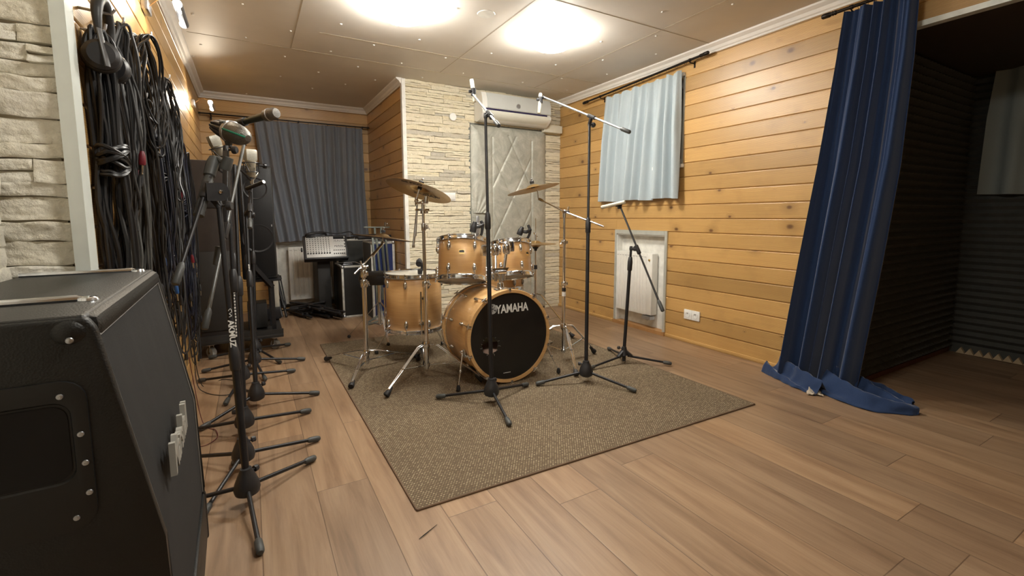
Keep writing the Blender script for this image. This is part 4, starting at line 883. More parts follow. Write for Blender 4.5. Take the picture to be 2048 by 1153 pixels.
# bass pedal
bp0 = C-A*(dB+.03); t = thing('bass_pedal', 'black and chrome bass drum pedal at the rear hoop', 'drum pedal', (bp0.x, bp0.y, 0)); m = MB()
m.bx((bp0.x-.06, bp0.y-.02, .012), (bp0.x+.06, bp0.y+.28, .018)); obj('base_plate', m, black_metal, t); m = MB(); m.cyl((bp0.x-.05, bp0.y+.03, .01), (bp0.x-.05, bp0.y+.03, .22), .007); m.cyl((bp0.x+.05, bp0.y+.03, .01), (bp0.x+.05, bp0.y+.03, .22), .007); m.cyl((bp0.x-.06, bp0.y+.03, .21), (bp0.x+.06, bp0.y+.03, .21), .008); obj('frame', m, chrome, t)
m = MB(); m.beam((bp0.x, bp0.y+.04, .10), (bp0.x, bp0.y+.28, .03), .075, .008); obj('footboard', m, steel, t); m = MB(); m.cyl((bp0.x, bp0.y+.03, .21), (bp0.x, bp0.y+.10, .36), .004); m.ball((bp0.x, bp0.y+.10, .37), .028, 14); obj('beater', m, plain('felt', (.5, .45, .38), .9), t)
# drum throne (round black seat edge behind the floor tom)
tc = Vector((0.9343, 3.9224, 0.5316)); t = thing('drum_throne', 'round black padded drum stool half hidden behind the floor tom', 'stool', (tc.x, tc.y, 0)); m = MB(); m.lathe([(0, -.045), (.14, -.045), (.16, -.03), (.165, .01), (.15, .04), (.10, .05), (0, .052)], tc, zt, n=32); obj('seat', m, plastic_black, t)
m = MB(); m.cyl(V(tc.x, tc.y, .12), tc-V(0, 0, .04), .014); obj('pole', m, chrome, t)
for k in range(3):
    a = 2.6+k*2.094; r = Vector((math.cos(a), math.sin(a), 0)); c = V(tc.x, tc.y, 0); m = MB(); m.beam(c+V(0, 0, .33), c+r*.27+V(0, 0, .03), .018, .004); m.beam(c+V(0, 0, .12), c+r*.15+V(0, 0, .16), .014, .003); l = obj('leg', m, chrome, t); m = MB(); m.ball(c+r*.275+V(0, 0, .018), .015, 10); obj('rubber_foot', m, rubber, l)
# clip-on drum microphones
def clip_mic(label, b0, b1, arm, st):
    b0, b1 = Vector(b0), Vector(b1); t = thing('clip_microphone', label, 'microphone', st[-1], 'clip-on drum microphones')
    d = (b1-b0).normalized(); L = (b1-b0).length; m = MB(); m.lathe([(0, 0), (.019, 0), (.0225, .006), (.0225, L*.55), (.017, L*.75), (.014, L), (0, L)], b0, d, n=20); obj('mic_body', m, plastic_black, t)
    m = MB(); m.tube([Vector(p) for p in arm], [.010, .013, .010], 10, sm=4); m.ball(arm[-1], .014, 12); obj('swivel_arm', m, plastic_black, t)
    m = MB(); m.tube([Vector(p) for p in st], [.010, .011, .009, .012], 10, sm=5); m.box(Vector(st[-1])+V(0, 0, .008), (.030, .026, .036), None, .006); obj('rim_clamp', m, plastic_black, t)
clip_mic('black clip-on microphone on the rim of the larger tom', (1.3221, 2.8445, 0.9354), (1.3409, 2.8424, 1.0068), [(1.3418, 2.8374, 0.9693), (1.3629, 2.8260, 0.9760), (1.3931, 2.8331, 0.9857)], [(1.3857, 2.8406, 1.0132), (1.3929, 2.8327, 0.9823), (1.3837, 2.8310, 0.9241), (1.3639, 2.8382, 0.8900)])
clip_mic('black clip-on microphone on the rim of the smaller tom', (1.7403, 2.9254, 0.9051), (1.7663, 2.9177, 0.9643), [(1.7676, 2.9129, 0.9310), (1.7900, 2.8996, 0.9271), (1.8242, 2.9049, 0.9412)], [(1.8132, 2.9157, 0.9786), (1.8240, 2.9046, 0.9375), (1.8117, 2.9062, 0.8928), (1.7870, 2.9162, 0.8593)])
clip_mic('black clip-on microphone on the rim of the floor tom', (1.0340, 3.1331, 0.7090), (1.1026, 3.3267, 0.7181), [(1.0376, 3.1434, 0.7150), (1.0502, 3.1591, 0.7129), (1.0560, 3.1549, 0.7058)], [(1.0420, 3.1549, 0.7354), (1.0559, 3.1435, 0.7068), (1.0570, 3.1385, 0.6711), (1.0398, 3.1335, 0.6439)])

# the drum kit stands on the rug
for o in COL.objects:
    if o.parent is None and o.type == 'EMPTY' and (o['category'] in ('drum', 'cymbal', 'cymbal stand', 'hi-hat', 'drum stand', 'drum pedal') or o.name.startswith('clip_')) : o.location.z += .006
# ---------------------------------------------------------------- microphone stands
grip_m = plain('dark_grey_grip', (.055, .058, .056), .5, var=.1)
ABOVE = .0
def mic_stand(label, hub, angs, top, clutch=.55, hubz=.075, rl=.012, ru=.0085, boom=None, loc_z=0.0, R=.33, flat=False, group='black tripod microphone stands', knob=.3):
    """hub: x,y ; angs: leg directions; top: pole top point; boom: (butt, joint, tip)"""
    h = V(hub[0], hub[1], loc_z); top = Vector(top); t = thing('microphone_stand', label, 'microphone stand', h, group)
    b = h+V(0, 0, hubz+.03); d = (top-b).normalized()
    m = MB()
    if flat:
        m.lathe([(0, -.045), (.013, -.045), (.013, .0), (.030, .0), (.026, .012), (.018, .045), (.016, .06), (0, .06)], h+V(0, 0, hubz), (0, 0, 1), n=20)
        for a in angs: r = V(math.cos(a), math.sin(a), 0); m.beam(h+V(0, 0, hubz+.03)+r*.008, h+r*.055+V(0, 0, hubz-.01), .026, .022, bev=.004)
    else:
        m.lathe([(0, -.022), (.028, -.022), (.040, -.014), (.044, .002), (.040, .024), (.030, .050), (.021, .068), (.019, .078), (0, .078)], h+V(0, 0, hubz-.012), (0, 0, 1), n=24)
    obj('hub', m, plastic_black, t)
    m = MB(); kd = V(math.cos(knob), math.sin(knob), 0); p = h+V(0, 0, hubz+.045); m.cyl(p, p+kd*.038, .004); m.lathe([(0, 0), (.012, .0), (.012, .012), (.009, .016), (0, .016)], p+kd*.034, kd, n=8); obj('hub_knob', m, plastic_black, t)
    for a in angs:
        r = V(math.cos(a), math.sin(a), 0); p0 = h+r*.024+V(0, 0, hubz-.006); p1 = h+r*(R-.012)+V(0, 0, .016); m = MB(); m.cyl(p0, p1, .0078, n=12); lg = obj('leg', m, black_metal, t)
        m = MB(); dd = (p1-p0).normalized(); m.lathe([(0, -.052), (.0085, -.052), (.0125, -.044), (.0135, -.012), (.0125, .0), (.009, .006), (0, .007)], p1+V(0, 0, -.0008), dd, n=16); obj('rubber_foot', m, grip_m, lg)
    L = (top-b).length; c = b+d*(L*clutch)
    m = MB(); m.cyl(b, c, rl, n=18); obj('lower_tube', m, black_metal, t)
    m = MB(); m.lathe([(0, -.055), (rl+.0015, -.055), (rl+.005, -.048), (rl+.0055, .010), (rl+.002, .036), (ru+.002, .045), (0, .045)], c, d, n=20); obj('height_clutch', m, plastic_black, t)
    m = MB(); m.cyl(c, top, ru, n=16); obj('upper_tube', m, black_metal, t)
    if boom:
        butt, jt, tip = [Vector(q) for q in boom[:3]]; bd_ = (tip-butt).normalized(); sd = bd_.cross(V(0, 0, 1)).normalized()
        jt = butt+bd_*((jt-butt).dot(bd_))
        m = MB(); m.lathe([(0, 0), (.011, 0), (.012, .012), (.010, .028), (0, .03)], top-d*.01, d, n=16); m.box(top+(jt-top)*.5, (.018, .022, max(.02, (jt-top).length+.012)), frame(jt-top if (jt-top).length > .004 else d, sd), .004)
        m.box(jt, (.022, .024, .072), frame(bd_, V(0, 0, 1)), .005); m.cyl(top+sd*.006, top+sd*.030, .0045); m.lathe([(0, 0), (.017, 0), (.018, .010), (.014, .018), (0, .018)], top+sd*.028, sd, n=10); obj('boom_clutch', m, plastic_black, t)
        m = MB(); m.cyl(butt, tip, .0068, n=14); obj('boom_arm', m, boom[3] if len(boom) > 3 and boom[3] else black_metal, t)
        m = MB(); m.lathe([(0, -.004), (.010, -.004), (.0125, 0), (.0125, .062), (.010, .070), (.007, .078), (0, .078)], butt-bd_*.004, bd_, n=16); obj('counterweight_grip', m, grip_m, t)
        m = MB(); m.lathe([(0, 0), (.010, 0), (.010, .014), (.007, .018), (0, .018)], tip-bd_*.004, bd_, n=14); obj('thread_adapter', m, plastic_black, t)
    return t
def mic_clip(t, p, d, r=.012, L=.045):
    d = Vector(d).normalized(); m = MB(); R3 = frame(d, (0, 0, 1)); m.lathe([(r, -L/2), (r+.004, -L/2), (r+.005, L/2), (r+.001, L/2)], p, d, n=16); m.box(Vector(p)-R3.col[1]*(r+.012), (.014, .020, .018), R3, .003); return obj('mic_clip', m, plastic_black, t)
ivory = plain('ivory_enamel', (.62, .60, .50), .4, var=.04)
def pencil(label, a, b, mat=ivory, r=.0130):
    a, b = Vector(a), Vector(b); d = (b-a).normalized(); L = (b-a).length; t = thing('pencil_microphone', label, 'microphone', a)
    m = MB(); m.lathe([(0, 0), (r*.8, 0), (r, .004), (r, L*.70), (r*.93, L*.705), (r*.93, L*.72), (r, L*.725), (r, L-.012), (r*.9, L-.002)], a, d, n=20); obj('mic_body', m, mat, t)
    m = MB(); m.lathe([(0, L-.0155), (r*.85, L-.015), (r*.9, L), (0, L+.001)], a, d, n=20); obj('grille', m, steel, t); return t
zr = .006
# three stands on the rug
R3g = 'black microphone stands around the drum kit'
a = [math.radians(q) for q in (141, 19, -101)]
hb1 = (1.1293, 2.2051, 0.0750)
b1 = ((1.2452, 2.3150, 1.5583), (1.2451, 2.4685, 1.6760), (1.3163, 2.7958, 1.8439), steel)
s = mic_stand('black microphone stand in front of the bass drum with boom raised towards the ceiling', hb1, a, (1.2495, 2.4847, 1.6395), .60, boom=b1, loc_z=zr, knob=.6)
mic_clip(s, Vector((1.3289, 2.8144, 1.8656)), (0, 0, 1)); pencil('slim white microphone upright on the boom left of the air conditioner', (1.3337, 2.8037, 1.8001), (1.3220, 2.8283, 1.9474))
a = [math.radians(q) for q in (161, -64, 48)]
b2 = ((2.0398, 2.1141, 1.5593), (2.0122, 2.4364, 1.6953), (1.9595, 2.9242, 1.9313), steel)
s = mic_stand('tall black microphone stand with its boom reaching left in front of the air conditioner', (1.7863, 2.1827, 0.0750), a, (2.0116, 2.4555, 1.6597), .57, boom=b2, loc_z=zr, knob=2.5)
mic_clip(s, Vector((1.9473, 2.9528, 1.9180)), (0, 0, 1)); pencil('slim white microphone hanging upright in front of the air conditioner', (1.9319, 2.9494, 1.8173), (1.9500, 2.9571, 1.9665))
a = [math.radians(q) for q in (68, -41, 180)]
h3 = V(2.262, 2.345, 0)
b3 = ((2.3113, 2.0537, 0.4349), (2.3255, 2.3452, 0.8021), (2.3800, 2.5371, 1.1125))
s = mic_stand('short black microphone stand beside the side-wall radiator, boom sloping down to the right', h3, a, (2.3433, 2.3831, 0.8167), .86, hubz=.060, boom=b3, loc_z=zr, flat=True, knob=2.0)
mic_clip(s, Vector((2.3685, 2.5464, 1.1346)), (.85, -.5, .12)); pencil('slim white microphone lying level below the pale blue curtain', (2.3680, 2.4791, 1.1509), (2.2990, 2.6534, 1.1142))
# the row of stands beside the cable wall
G = 'black microphone stands in the row along the cable wall'
def A_(*q): return [math.radians(x) for x in q]
L1t = (-0.0945, 2.0537, 1.0940)
s1_ = mic_stand('nearest black microphone stand of the row, holding the egg-shaped drum microphone', (-.060, 1.850), A_(39, -84, 160), L1t, .44, ru=.0095, rl=.0125, boom=((-0.2191, 1.8392, 0.8387), (-0.1342, 2.0593, 1.1438), (-0.1003, 2.1245, 1.2678)), group=G, knob=.7)
# fat adapter sleeve, round clutch plate with chrome bolt
p0, p1 = Vector((-0.1579, 2.0160, 1.0566)), Vector((-0.1030, 2.1275, 1.2794)); d = (p1-p0).normalized(); m = MB(); L = (p1-p0).length
m.lathe([(0, 0), (.017, 0), (.018, .01), (.016, .02), (.0175, .03), (.0175, L*.60), (.0145, L*.62), (.0145, L*.66), (.020, L*.68), (.022, L*.90), (.016, L), (0, L)], p0, d, n=24); obj('boom_sleeve', m, grip_m, s1_)
pc = Vector((-0.1001, 2.0400, 1.1455)); vw = Vector((.42, -.9, 0)).normalized(); m = MB(); sx_ = Vector((.9, .42, 0)).normalized(); c_ = pc; poly = []
for k in range(24):
    q = -PI/2+PI*k/23; poly.append((.012+.030*math.cos(q), .034*math.sin(q)))
poly += [(-.035, .030), (-.035, -.034)]
m.prism(poly, c_, sx_, (0, 0, 1), .010); obj('clutch_plate', m, plastic_black, s1_)
m = MB(); m.lathe([(0, 0), (.007, 0), (.008, .003), (.005, .007), (0, .008)], pc+vw*.0105+sx_*.012, vw, n=16); obj('bolt', m, chrome, s1_)
# white printed name on the lower tube
base1 = V(-.060, 1.850, .105); top1 = Vector(L1t); d1_ = (top1-base1).normalized(); pp = base1+d1_*((Vector((-0.0869, 2.0249, 0.6061))-base1).dot(d1_)); fr_ = Vector((.0, -1, 0)); fr_ = (Vector((0, 0, 1.05))-pp); fr_.z = 0; fr_.normalize()
sd_ = d1_.cross(fr_).normalized(); fr_ = sd_.cross(d1_)
m = text_mb('AKMUZ', .026, pp+fr_*.0133, -d1_, sd_, .0006, .0008, squeeze=1.1); obj('printed_name', m, white_print, s1_)
m = MB(); m.tube([pp+fr_*.0135+d1_*.085-sd_*.004, pp+fr_*.0135+d1_*.092+sd_*.003, pp+fr_*.0135+d1_*.080+sd_*.006, pp+fr_*.0135+d1_*.074-sd_*.002, pp+fr_*.0135+d1_*.066+sd_*.005, pp+fr_*.0135+d1_*.062-sd_*.004], .0011, 6, sm=5); obj('printed_script', m, white_print, s1_)
m = MB(); RQ = Matrix((-d1_, sd_, fr_)).transposed()
for q, w_ in ((0, .005), (1, .004), (3, .006), (4, .004)):
    for e_, h_ in ((.0045, .005), (-.0045, .0055)): m.box(pp+fr_*.0133-d1_*(.060+q*.0068+(.002 if e_ < 0 else 0))+sd_*e_, (w_, h_, .0006), RQ)
obj('printed_slogan', m, plain('red_print', (.55, .02, .03), .5), s1_)
# egg-shaped dynamic microphone in its holder
e0, e1 = Vector((-0.1033, 2.1904, 1.4141)), Vector((0.0148, 2.0453, 1.3502)); d = (e1-e0).normalized(); L = (e1-e0).length
t = thing('bass_drum_microphone', 'egg-shaped black and silver microphone with green band on the nearest stand', 'microphone', e0); R3 = frame(d, (0, 0, 1))
rs = []
for k in range(72):
    a_ = 2*PI*k/72; g = .006*max(0, math.cos(a_*9))**2; rs.append([e0+R3@Vector(((r-(g if 2 <= i <= 4 else 0))*math.cos(a_), (r-(g if 2 <= i <= 4 else 0))*math.sin(a_), z)) for i, (r, z) in enumerate([(.001, 0), (.012, .001), (.022, .010), (.032, L*.22), (.037, L*.42), (.040, L*.50)])])
m = MB(); m.rings(rs, False, True); obj('ribbed_body', m, plastic_black, t, ang=60)
def mesh_grille():
    t_ = NT('silver_wire_mesh'); co = objc(t_); ch = t_.n('TexVoronoi', Vector=co, Scale=420.0, Randomness=.15).outputs['Distance']; c = t_.ramp(ch, [(.2, (.42, .40, .37)), (.6, (.06, .06, .055))]); t_.bump(ch, .8, .001); return t_.out(c, .4, .8)
wire = mesh_grille()
m = MB(); m.lathe([(.040, L*.50), (.0415, L*.56), (.041, L*.64), (.037, L*.80), (.027, L*.93), (.012, L), (0, L+.001)], e0, d, n=40); obj('grille', m, wire, t)
m = MB(); m.lathe([(.0395, L*.47), (.043, L*.49), (.043, L*.55), (.0395, L*.57)], e0, d, n=40); obj('collar', m, steel, t)
m = MB(); arc = [e0+R3@Vector((0*q, math.cos(q)*0, 0)) for q in (0,)]
pr = [(.0425, L*.57), (.0425, L*.66), (.0385, L*.80), (.028, L*.935), (.014, L*1.005)]
arc = [e0+R3@Vector((r*math.sin(-.35)*-1, -r*math.cos(.35)*-0.2, z)) for r, z in pr]
fw = (Vector((0, 0, 1.05))-e0).normalized(); fw = (fw-d*fw.dot(d)).normalized()
arc = [e0+d*z+fw*r for r, z in pr]; m.tube(arc, .004, 8, sm=6); obj('green_band', m, plain('green_enamel', (.015, .20, .12), .35), t)
hc_ = e0+d*(L*.50); m = MB(); m.beam(hc_+V(0, 0, .03)+fw*.03, hc_+V(0, 0, -.055)+fw*.008, .024, .016, bev=.004); m.lathe([(0, 0), (.019, 0), (.021, .01), (.017, .05), (0, .052)], Vector((-0.0701, 2.0912, 1.2321)), (Vector((-0.0367, 2.0832, 1.3235))-Vector((-0.0701, 2.0912, 1.2321))), n=18); obj('swivel_mount', m, grip_m, t)
m = MB(); m.tube([p1-d1_*0, Vector((-0.0865, 2.1175, 1.2754)), Vector((-0.0676, 2.0980, 1.2517))], .010, 10); obj('swivel_joint', m, grip_m, s1_)
# second stand: thin boom and hand-held vocal microphone
G2 = G
s2_ = mic_stand('second black microphone stand of the row, behind the nearest one, thin silver boom', (-.074, 2.125), A_(19, -113, 137), (-0.0688, 2.3706, 1.3424), .55, boom=((-0.1658, 2.0393, 0.6385), (-0.1129, 2.2589, 0.9785), (0.0004, 2.3811, 1.3744), plain('grey_boom_steel', (.20, .21, .21), .35, .7)), group=G, knob=.3)
m = MB(); q0, q1 = Vector((-0.1275, 2.2293, 0.8562)), Vector((-0.1151, 2.2426, 0.9294)); m.lathe([(0, 0), (.011, 0), (.012, .01), (.012, (q1-q0).length), (0, (q1-q0).length+.003)], q0, q1-q0, n=14); obj('boom_sleeve', m, grip_m, s2_)
v0, v1 = Vector((-0.0220, 2.4520, 1.4708)), Vector((0.1290, 2.2526, 1.4966)); d = (v1-v0).normalized(); L = (v1-v0).length; t = thing('vocal_microphone', 'dark green hand-held vocal microphone with silver mesh head, angled up to the right', 'microphone', v0)
m = MB(); m.lathe([(0, 0), (.010, 0), (.012, .004), (.0125, .02), (.0165, L*.70), (.0175, L*.715)], v0, d, n=24); obj('handle', m, plain('dark_green_metal', (.035, .048, .042), .35, .3), t)
m = MB(); m.lathe([(.0175, L*.715), (.024, L*.74), (.0255, L*.80), (.0262, L*.86), (.0255, L*.95), (.020, L), (0, L+.002)], v0, d, n=32); obj('mesh_head', m, wire, t); m = MB(); m.lathe([(.0258, L*.82), (.0275, L*.825), (.0275, L*.845), (.0258, L*.85)], v0, d, n=32); obj('head_ring', m, steel, t)
mic_clip(s2_, v0.lerp(v1, .12), d, .0135, .05); m = MB(); m.tube([Vector((0.0002, 2.3807, 1.3700)), Vector((-0.0070, 2.4138, 1.4177)), v0.lerp(v1, .12)-V(0, 0, .018)], .006, 8); obj('clip_neck', m, plastic_black, s2_)
s3__ = mic_stand('third black microphone stand of the row, counted from the camera', (-.072, 2.480), A_(20, 150, -97), (-0.0482, 2.7967, 1.3211), .5, group=G, knob=2.9)
s4_ = mic_stand('fourth black microphone stand of the row, counted from the camera', (-.018, 2.830), A_(0, -141, 105), (-0.0127, 3.1627, 1.0655), .62, group=G, knob=.4, boom=((0.0036, 3.0055, 0.9939), (-0.0101, 3.1612, 1.0655), (0.0158, 3.2325, 1.2022)))
s5_ = mic_stand('fifth black microphone stand of the row, counted from the camera', (-.088, 3.235), A_(20, 140, -105), (-0.1049, 3.5722, 1.3293), .55, group=G, knob=.4)
s6_ = mic_stand('sixth black microphone stand of the row, counted from the camera', (-.02, 3.56), A_(5, 165, -80), (-0.0335, 3.7704, 1.3895), .5, group=G, knob=.4)
s7_ = mic_stand('seventh black microphone stand of the row, counted from the camera', (-.01, 3.87), A_(40, -62, 160), (0.0384, 4.0776, 1.3942), .5, group=G, knob=.4)
# white printing down three of the tubes
for st, hb_, tp_, px0, px1, dd_ in ((s2_, (-.074, 2.125, .105), (-0.0688, 2.3706, 1.3424), (-0.0653, 2.2941, 0.5381), (-0.0613, 2.3170, 0.7454), 2.0), (s4_, (-.018, 2.83, .105), (-0.0127, 3.1627, 1.0655), (-0.0237, 3.0940, 0.6384), (-0.0197, 3.1060, 0.7562), 2.7)):
    b_ = Vector(hb_); tp_ = Vector(tp_); dv = (tp_-b_).normalized(); f_ = Vector((0, 0, 0))-b_; f_.z = 0; f_.normalize(); s_ = dv.cross(f_).normalized(); f_ = s_.cross(dv)
    k0 = (Vector(px0)-b_).dot(dv); k1 = (Vector(px1)-b_).dot(dv); m = MB(); n_ = 11
    RQ = Matrix((-dv, s_, f_)).transposed(); rq = random.Random(3)
    for q in range(17): m.box(b_+dv*(k0+(k1-k0)*q/16)+f_*.0127+s_*.001*rq.uniform(-1, 1), (abs(k1-k0)/24, rq.uniform(.004, .007), .0006), RQ)
    obj('printed_strip', m, white_print, st)['kind'] = 'stuff'
# large diaphragm condenser in a spider shock mount
def condenser(label, c, s=1.0, tilt=0):
    c = Vector(c); t = thing('condenser_microphone', label, 'microphone', c, None); m = MB(); R = Matrix.Rotation(.45, 3, 'Z') @ Matrix.Rotation(tilt, 3, 'Y')
    def P(x, y, z): return c+R@Vector((x*s, y*s, z*s))
    def loop(z, w, dd): return [P(x, y, z) for x, y in [(-w, -dd), (0, -dd*1.25), (w, -dd), (w, dd), (0, dd*1.25), (-w, dd)]]
    m.rings([loop(0, .026, .018), loop(.01, .028, .020), loop(.052, .028, .020), loop(.060, .026, .018)], True); obj('grille', m, plain('champagne_mesh', (.44, .43, .37), .4, .4, sc=300, var=.25), t, ang=20)
    m = MB(); m.lathe([(0, -.09), (.017, -.09), (.021, -.08), (.025, -.03), (.027, 0), (0, 0)], P(0, 0, 0), R@V(0, 0, 1), n=24); obj('mic_body', m, plain('champagne_body', (.42, .39, .31), .35, .6), t)
    m = MB()
    for z, r in ((-.012, .045), (-.062, .040)): m.tube([P(r*math.cos(q), r*math.sin(q), z) for q in [2*PI*k/24 for k in range(24)]], .0028*s, 6, closed=True)
    for k in range(4): q = 2*PI*k/4+.4; m.cyl(P(.045*math.cos(q), .045*math.sin(q), -.012), P(.040*math.cos(q+.5), .040*math.sin(q+.5), -.062), .0024*s, n=6)
    m.cyl(P(.04, 0, -.02), P(.075, 0, -.022), .006*s, n=10); m.lathe([(0, 0), (.013*s, 0), (.013*s, .012*s), (0, .014*s)], P(.070, 0, -.022), R@V(1, 0, 0), n=12); obj('shock_mount', m, black_metal, t)
    m = MB()
    for k in range(8): q = 2*PI*k/8; z = -.012 if k % 2 else -.062; m.cyl(P(.042*math.cos(q), .042*math.sin(q), z), P(.023*math.cos(q+.35), .023*math.sin(q+.35), -.036), .0013*s, n=5)
    obj('elastic_cords', m, rubber, t)
    m = MB(); m.cyl(P(0, 0, -.10), P(0, 0, -.125), .010*s, n=12); m.cyl(P(.04, 0, -.06), P(0, 0, -.115), .004*s, n=8); obj('stand_thread', m, chrome, t); return t
condenser('champagne coloured studio microphone in a spider mount against the slate grey curtain', (0.0262, 2.9209, 1.3586), 1.0)
condenser('studio microphone in a black spider mount left of the egg-shaped one', (-0.1204, 2.7793, 1.4099), .85, -.35)
m = MB(); m.tube([Vector((-0.0485, 2.7963, 1.3159)), Vector((-0.0104, 2.8757, 1.2911)), Vector((0.0204, 2.9116, 1.2550)), Vector((0.0219, 2.9141, 1.2823))], .006, 8, sm=4); obj('side_arm', m, black_metal, s3__)
m = MB(); m.tube([Vector((-0.1049, 3.5722, 1.3293)), Vector((-0.1192, 3.2311, 1.3163)), Vector((-0.1121, 2.6662, 1.2811)), Vector((-0.1105, 2.6559, 1.2993))], .006, 8); obj('side_arm', m, black_metal, s5_)
pencil('slim black microphone pointing right below the champagne coloured one', (-0.0015, 3.2684, 1.2247), (0.0920, 3.1497, 1.2624), plastic_black, .0115)
# ---------------------------------------------------------------- guitar amplifier cabinet
tolex = plain('black_tolex', (.026, .027, .025), .42, var=.1, sc=40); tt = tolex.node_tree
nb = NT('black_grille_cloth'); co = objc(nb); w1 = nb.noise(co, 5, 3); sc_ = nb.n('TexNoise', Vector=nb.comb(nb.n('SeparateXYZ', i0=co).outputs[0], nb.math('MULTIPLY', nb.n('SeparateXYZ', i0=co).outputs[1], 9.0), nb.n('SeparateXYZ', i0=co).outputs[2]), Scale=2.2, Detail=3.0).outputs['Fac']
nb.out(nb.mix(nb.n('MapRange', Value=sc_, i1=.5, i2=.75, i3=0.0, i4=.5).outputs[0], (.004, .0038, .0036), (.013, .012, .011)), .9, 0); nb.bump(nb.noise(co, 700, 2), .5, .001); grille_cloth = nb.mat
tol = NT('black_tolex_leathercloth'); co = objc(tol); vo = tol.n('TexVoronoi', Vector=co, Scale=330.0).outputs['Distance']; tol.out((.007, .0073, .0067), .45, 0); tol.bump(vo, .35, .0012); tolex = tol.mat
Y0, Y1, XB = .880, 1.585, -.500
am = thing('guitar_cabinet', 'big black guitar speaker cabinet with angled grille at the left foreground', 'speaker cabinet', (-.35, 1.585, 0), rz=math.radians(1.6))
ZB = .085
prof = [(XB, ZB), (-.165, ZB), (-.165, .225), (-.172, .235), (-.176, .525), (-.238, .900), (XB, .900)]
m = MB(); m.rings([[(x, y, z) for x, z in prof] for y in (Y0+.010, Y1-.010)], True); cab = obj('carcass', m, tolex, am, ang=25)
for ya, yb in ((Y0, Y0+.020), (Y1-.020, Y1)):      # side cheeks standing proud of the grille
    m = MB(); pr = [(XB, ZB), (-.158, ZB), (-.158, .230), (-.166, .240), (-.166, .528), (-.226, .888), (-.236, .905), (XB, .905)]
    m.rings([[(x, y, z) for x, z in pr] for y in (ya, yb)], True); 
    bm = bmesh.new(); vs = [bm.verts.new(v) for v in m.v]; [bm.faces.new([vs[i] for i in f]) for f in m.f]; bmesh.ops.bevel(bm, geom=bm.edges[:], offset=.008, segments=3, affect='EDGES', profile=.5, clamp_overlap=True); bm.verts.index_update(); m = MB(); m.add([v.co[:] for v in bm.verts], [[v.index for v in f.verts] for f in bm.faces]); bm.free()
    obj('side_panel', m, tolex, am, ang=50)
m = MB(); m.bx((XB, Y0+.004, .893), (-.236, Y1-.004, .908), .007, 3); m.beam((-.240, Y0+.018, .886), (-.240, Y1-.018, .886), .034, .040, bev=.014); obj('top_panel', m, tolex, am)
m = MB(); e_ = .004; pr = [(-.170, .240), (-.174, .525), (-.234, .875), (-.239, .875), (-.180, .525), (-.176, .240)]
m.rings([[(x+e_, y, z) for x, z in pr] for y in (Y0+.022, Y1-.022)], True); obj('grille_cloth', m, grille_cloth, am, ang=25)
m = MB()
for y in (Y0+.024, Y1-.024): m.tube([(-.165, y, .24), (-.169, y, .525), (-.228, y, .872)], .0025, 6)
m.tube([(-.228, Y0+.024, .872), (-.228, Y1-.024, .872)], .0025, 6); obj('piping', m, plain('grey_piping', (.16, .155, .145), .6), am)
m = MB(); m.bx((-.175, Y0+.02, .10), (-.160, Y1-.02, .232), .004); obj('kick_board', m, tolex, am)
for y in (Y0+.165, Y1-.040):
    m = MB(); m.lathe([(0, 0), (.016, 0), (.014, .004), (.010, .006), (0, .007)], (-.265, y, .9085), (0, 0, 1), n=16); m.tube([(-.49, y, .912), (-.28, y, .912), (-.268, y, .910)], [.006, .0062, .004], 10); obj('skid_rail', m, steel if False else chrome, am)
for y, sgn in ((Y0, -1), (Y1, 1)):
    for x, z, dx in ((-.240, .898, 1),):
        m = MB(); m.ball((x-.016, y-sgn*.016, z-.014), .0235, 24, (1.15, 1, 1.0)); obj('corner_cap', m, tolex, am)
        m = MB(); m.lathe([(0, 0), (.005, 0), (.004, .002), (0, .003)], (x-.014, y+sgn*.0075, z-.024), (0, sgn, 0), n=12); obj('screw', m, steel, am)
# recessed side handle with screws
hx0, hx1, hz0, hz1 = -.436, -.243, .585, .815
m = MB(); yy = Y0-.001
def rrect(x0, x1, z0, z1, r, y): 
    o_ = []
    for cx, cz, a0 in ((x1-r, z1-r, 0), (x0+r, z1-r, PI/2), (x0+r, z0+r, PI), (x1-r, z0+r, 1.5*PI)):
        for k in range(6): q = a0+PI/2*k/5; o_.append((cx+r*math.cos(q), y, cz+r*math.sin(q)))
    return o_
m.rings([rrect(hx0, hx1, hz0, hz1, .03, yy+.002), rrect(hx0, hx1, hz0, hz1, .03, yy-.004), rrect(hx0+.012, hx1-.012, hz0+.012, hz1-.012, .026, yy-.0055), rrect(hx0+.028, hx1-.018, hz0+.075, hz1-.030, .022, yy-.0045), rrect(hx0+.030, hx1-.020, hz0+.078, hz1-.033, .02, yy-.001)], True); obj('handle_plate', m, plain('black_moulded_plastic', (.008, .008, .008), .5), am, ang=40)
m = MB(); m.rings([rrect(hx0+.032, hx1-.023, hz0+.080, hz1-.036, .02, yy-.0022), rrect(hx0+.034, hx1-.025, hz0+.082, hz1-.038, .02, yy-.0015)], True); obj('handle_recess', m, black_void, am)
for x, z in ((-.271, .793), (-.253, .732), (-.251, .687), (-.250, .640), (-.267, .605), (-.36, .806), (-.36, .594), (-.43, .790), (-.43, .602)):
    m = MB(); m.lathe([(0, 0), (.0044, 0), (.0038, .0016), (.0012, .0019), (0, .0012)], (x, yy-.0050, z), (0, -1, 0), n=14); obj('screw', m, steel, am)
# white script on the grille
sv = Vector((.160*0-.0, 0, 0)); slope = Vector((-.0585, 0, .35)).normalized(); cen = V(-.1655, 1.335, .560)
LG = Vector((-0.1700, 1.1653, 0.6002)); LG = V(-.1630+.0, LG.y-.045, LG.z); m = text_mb('Marshall', .078, LG, (0, 1, 0), Vector((-.012, 0, .35)).normalized(), .010, .0015, squeeze=.92); 
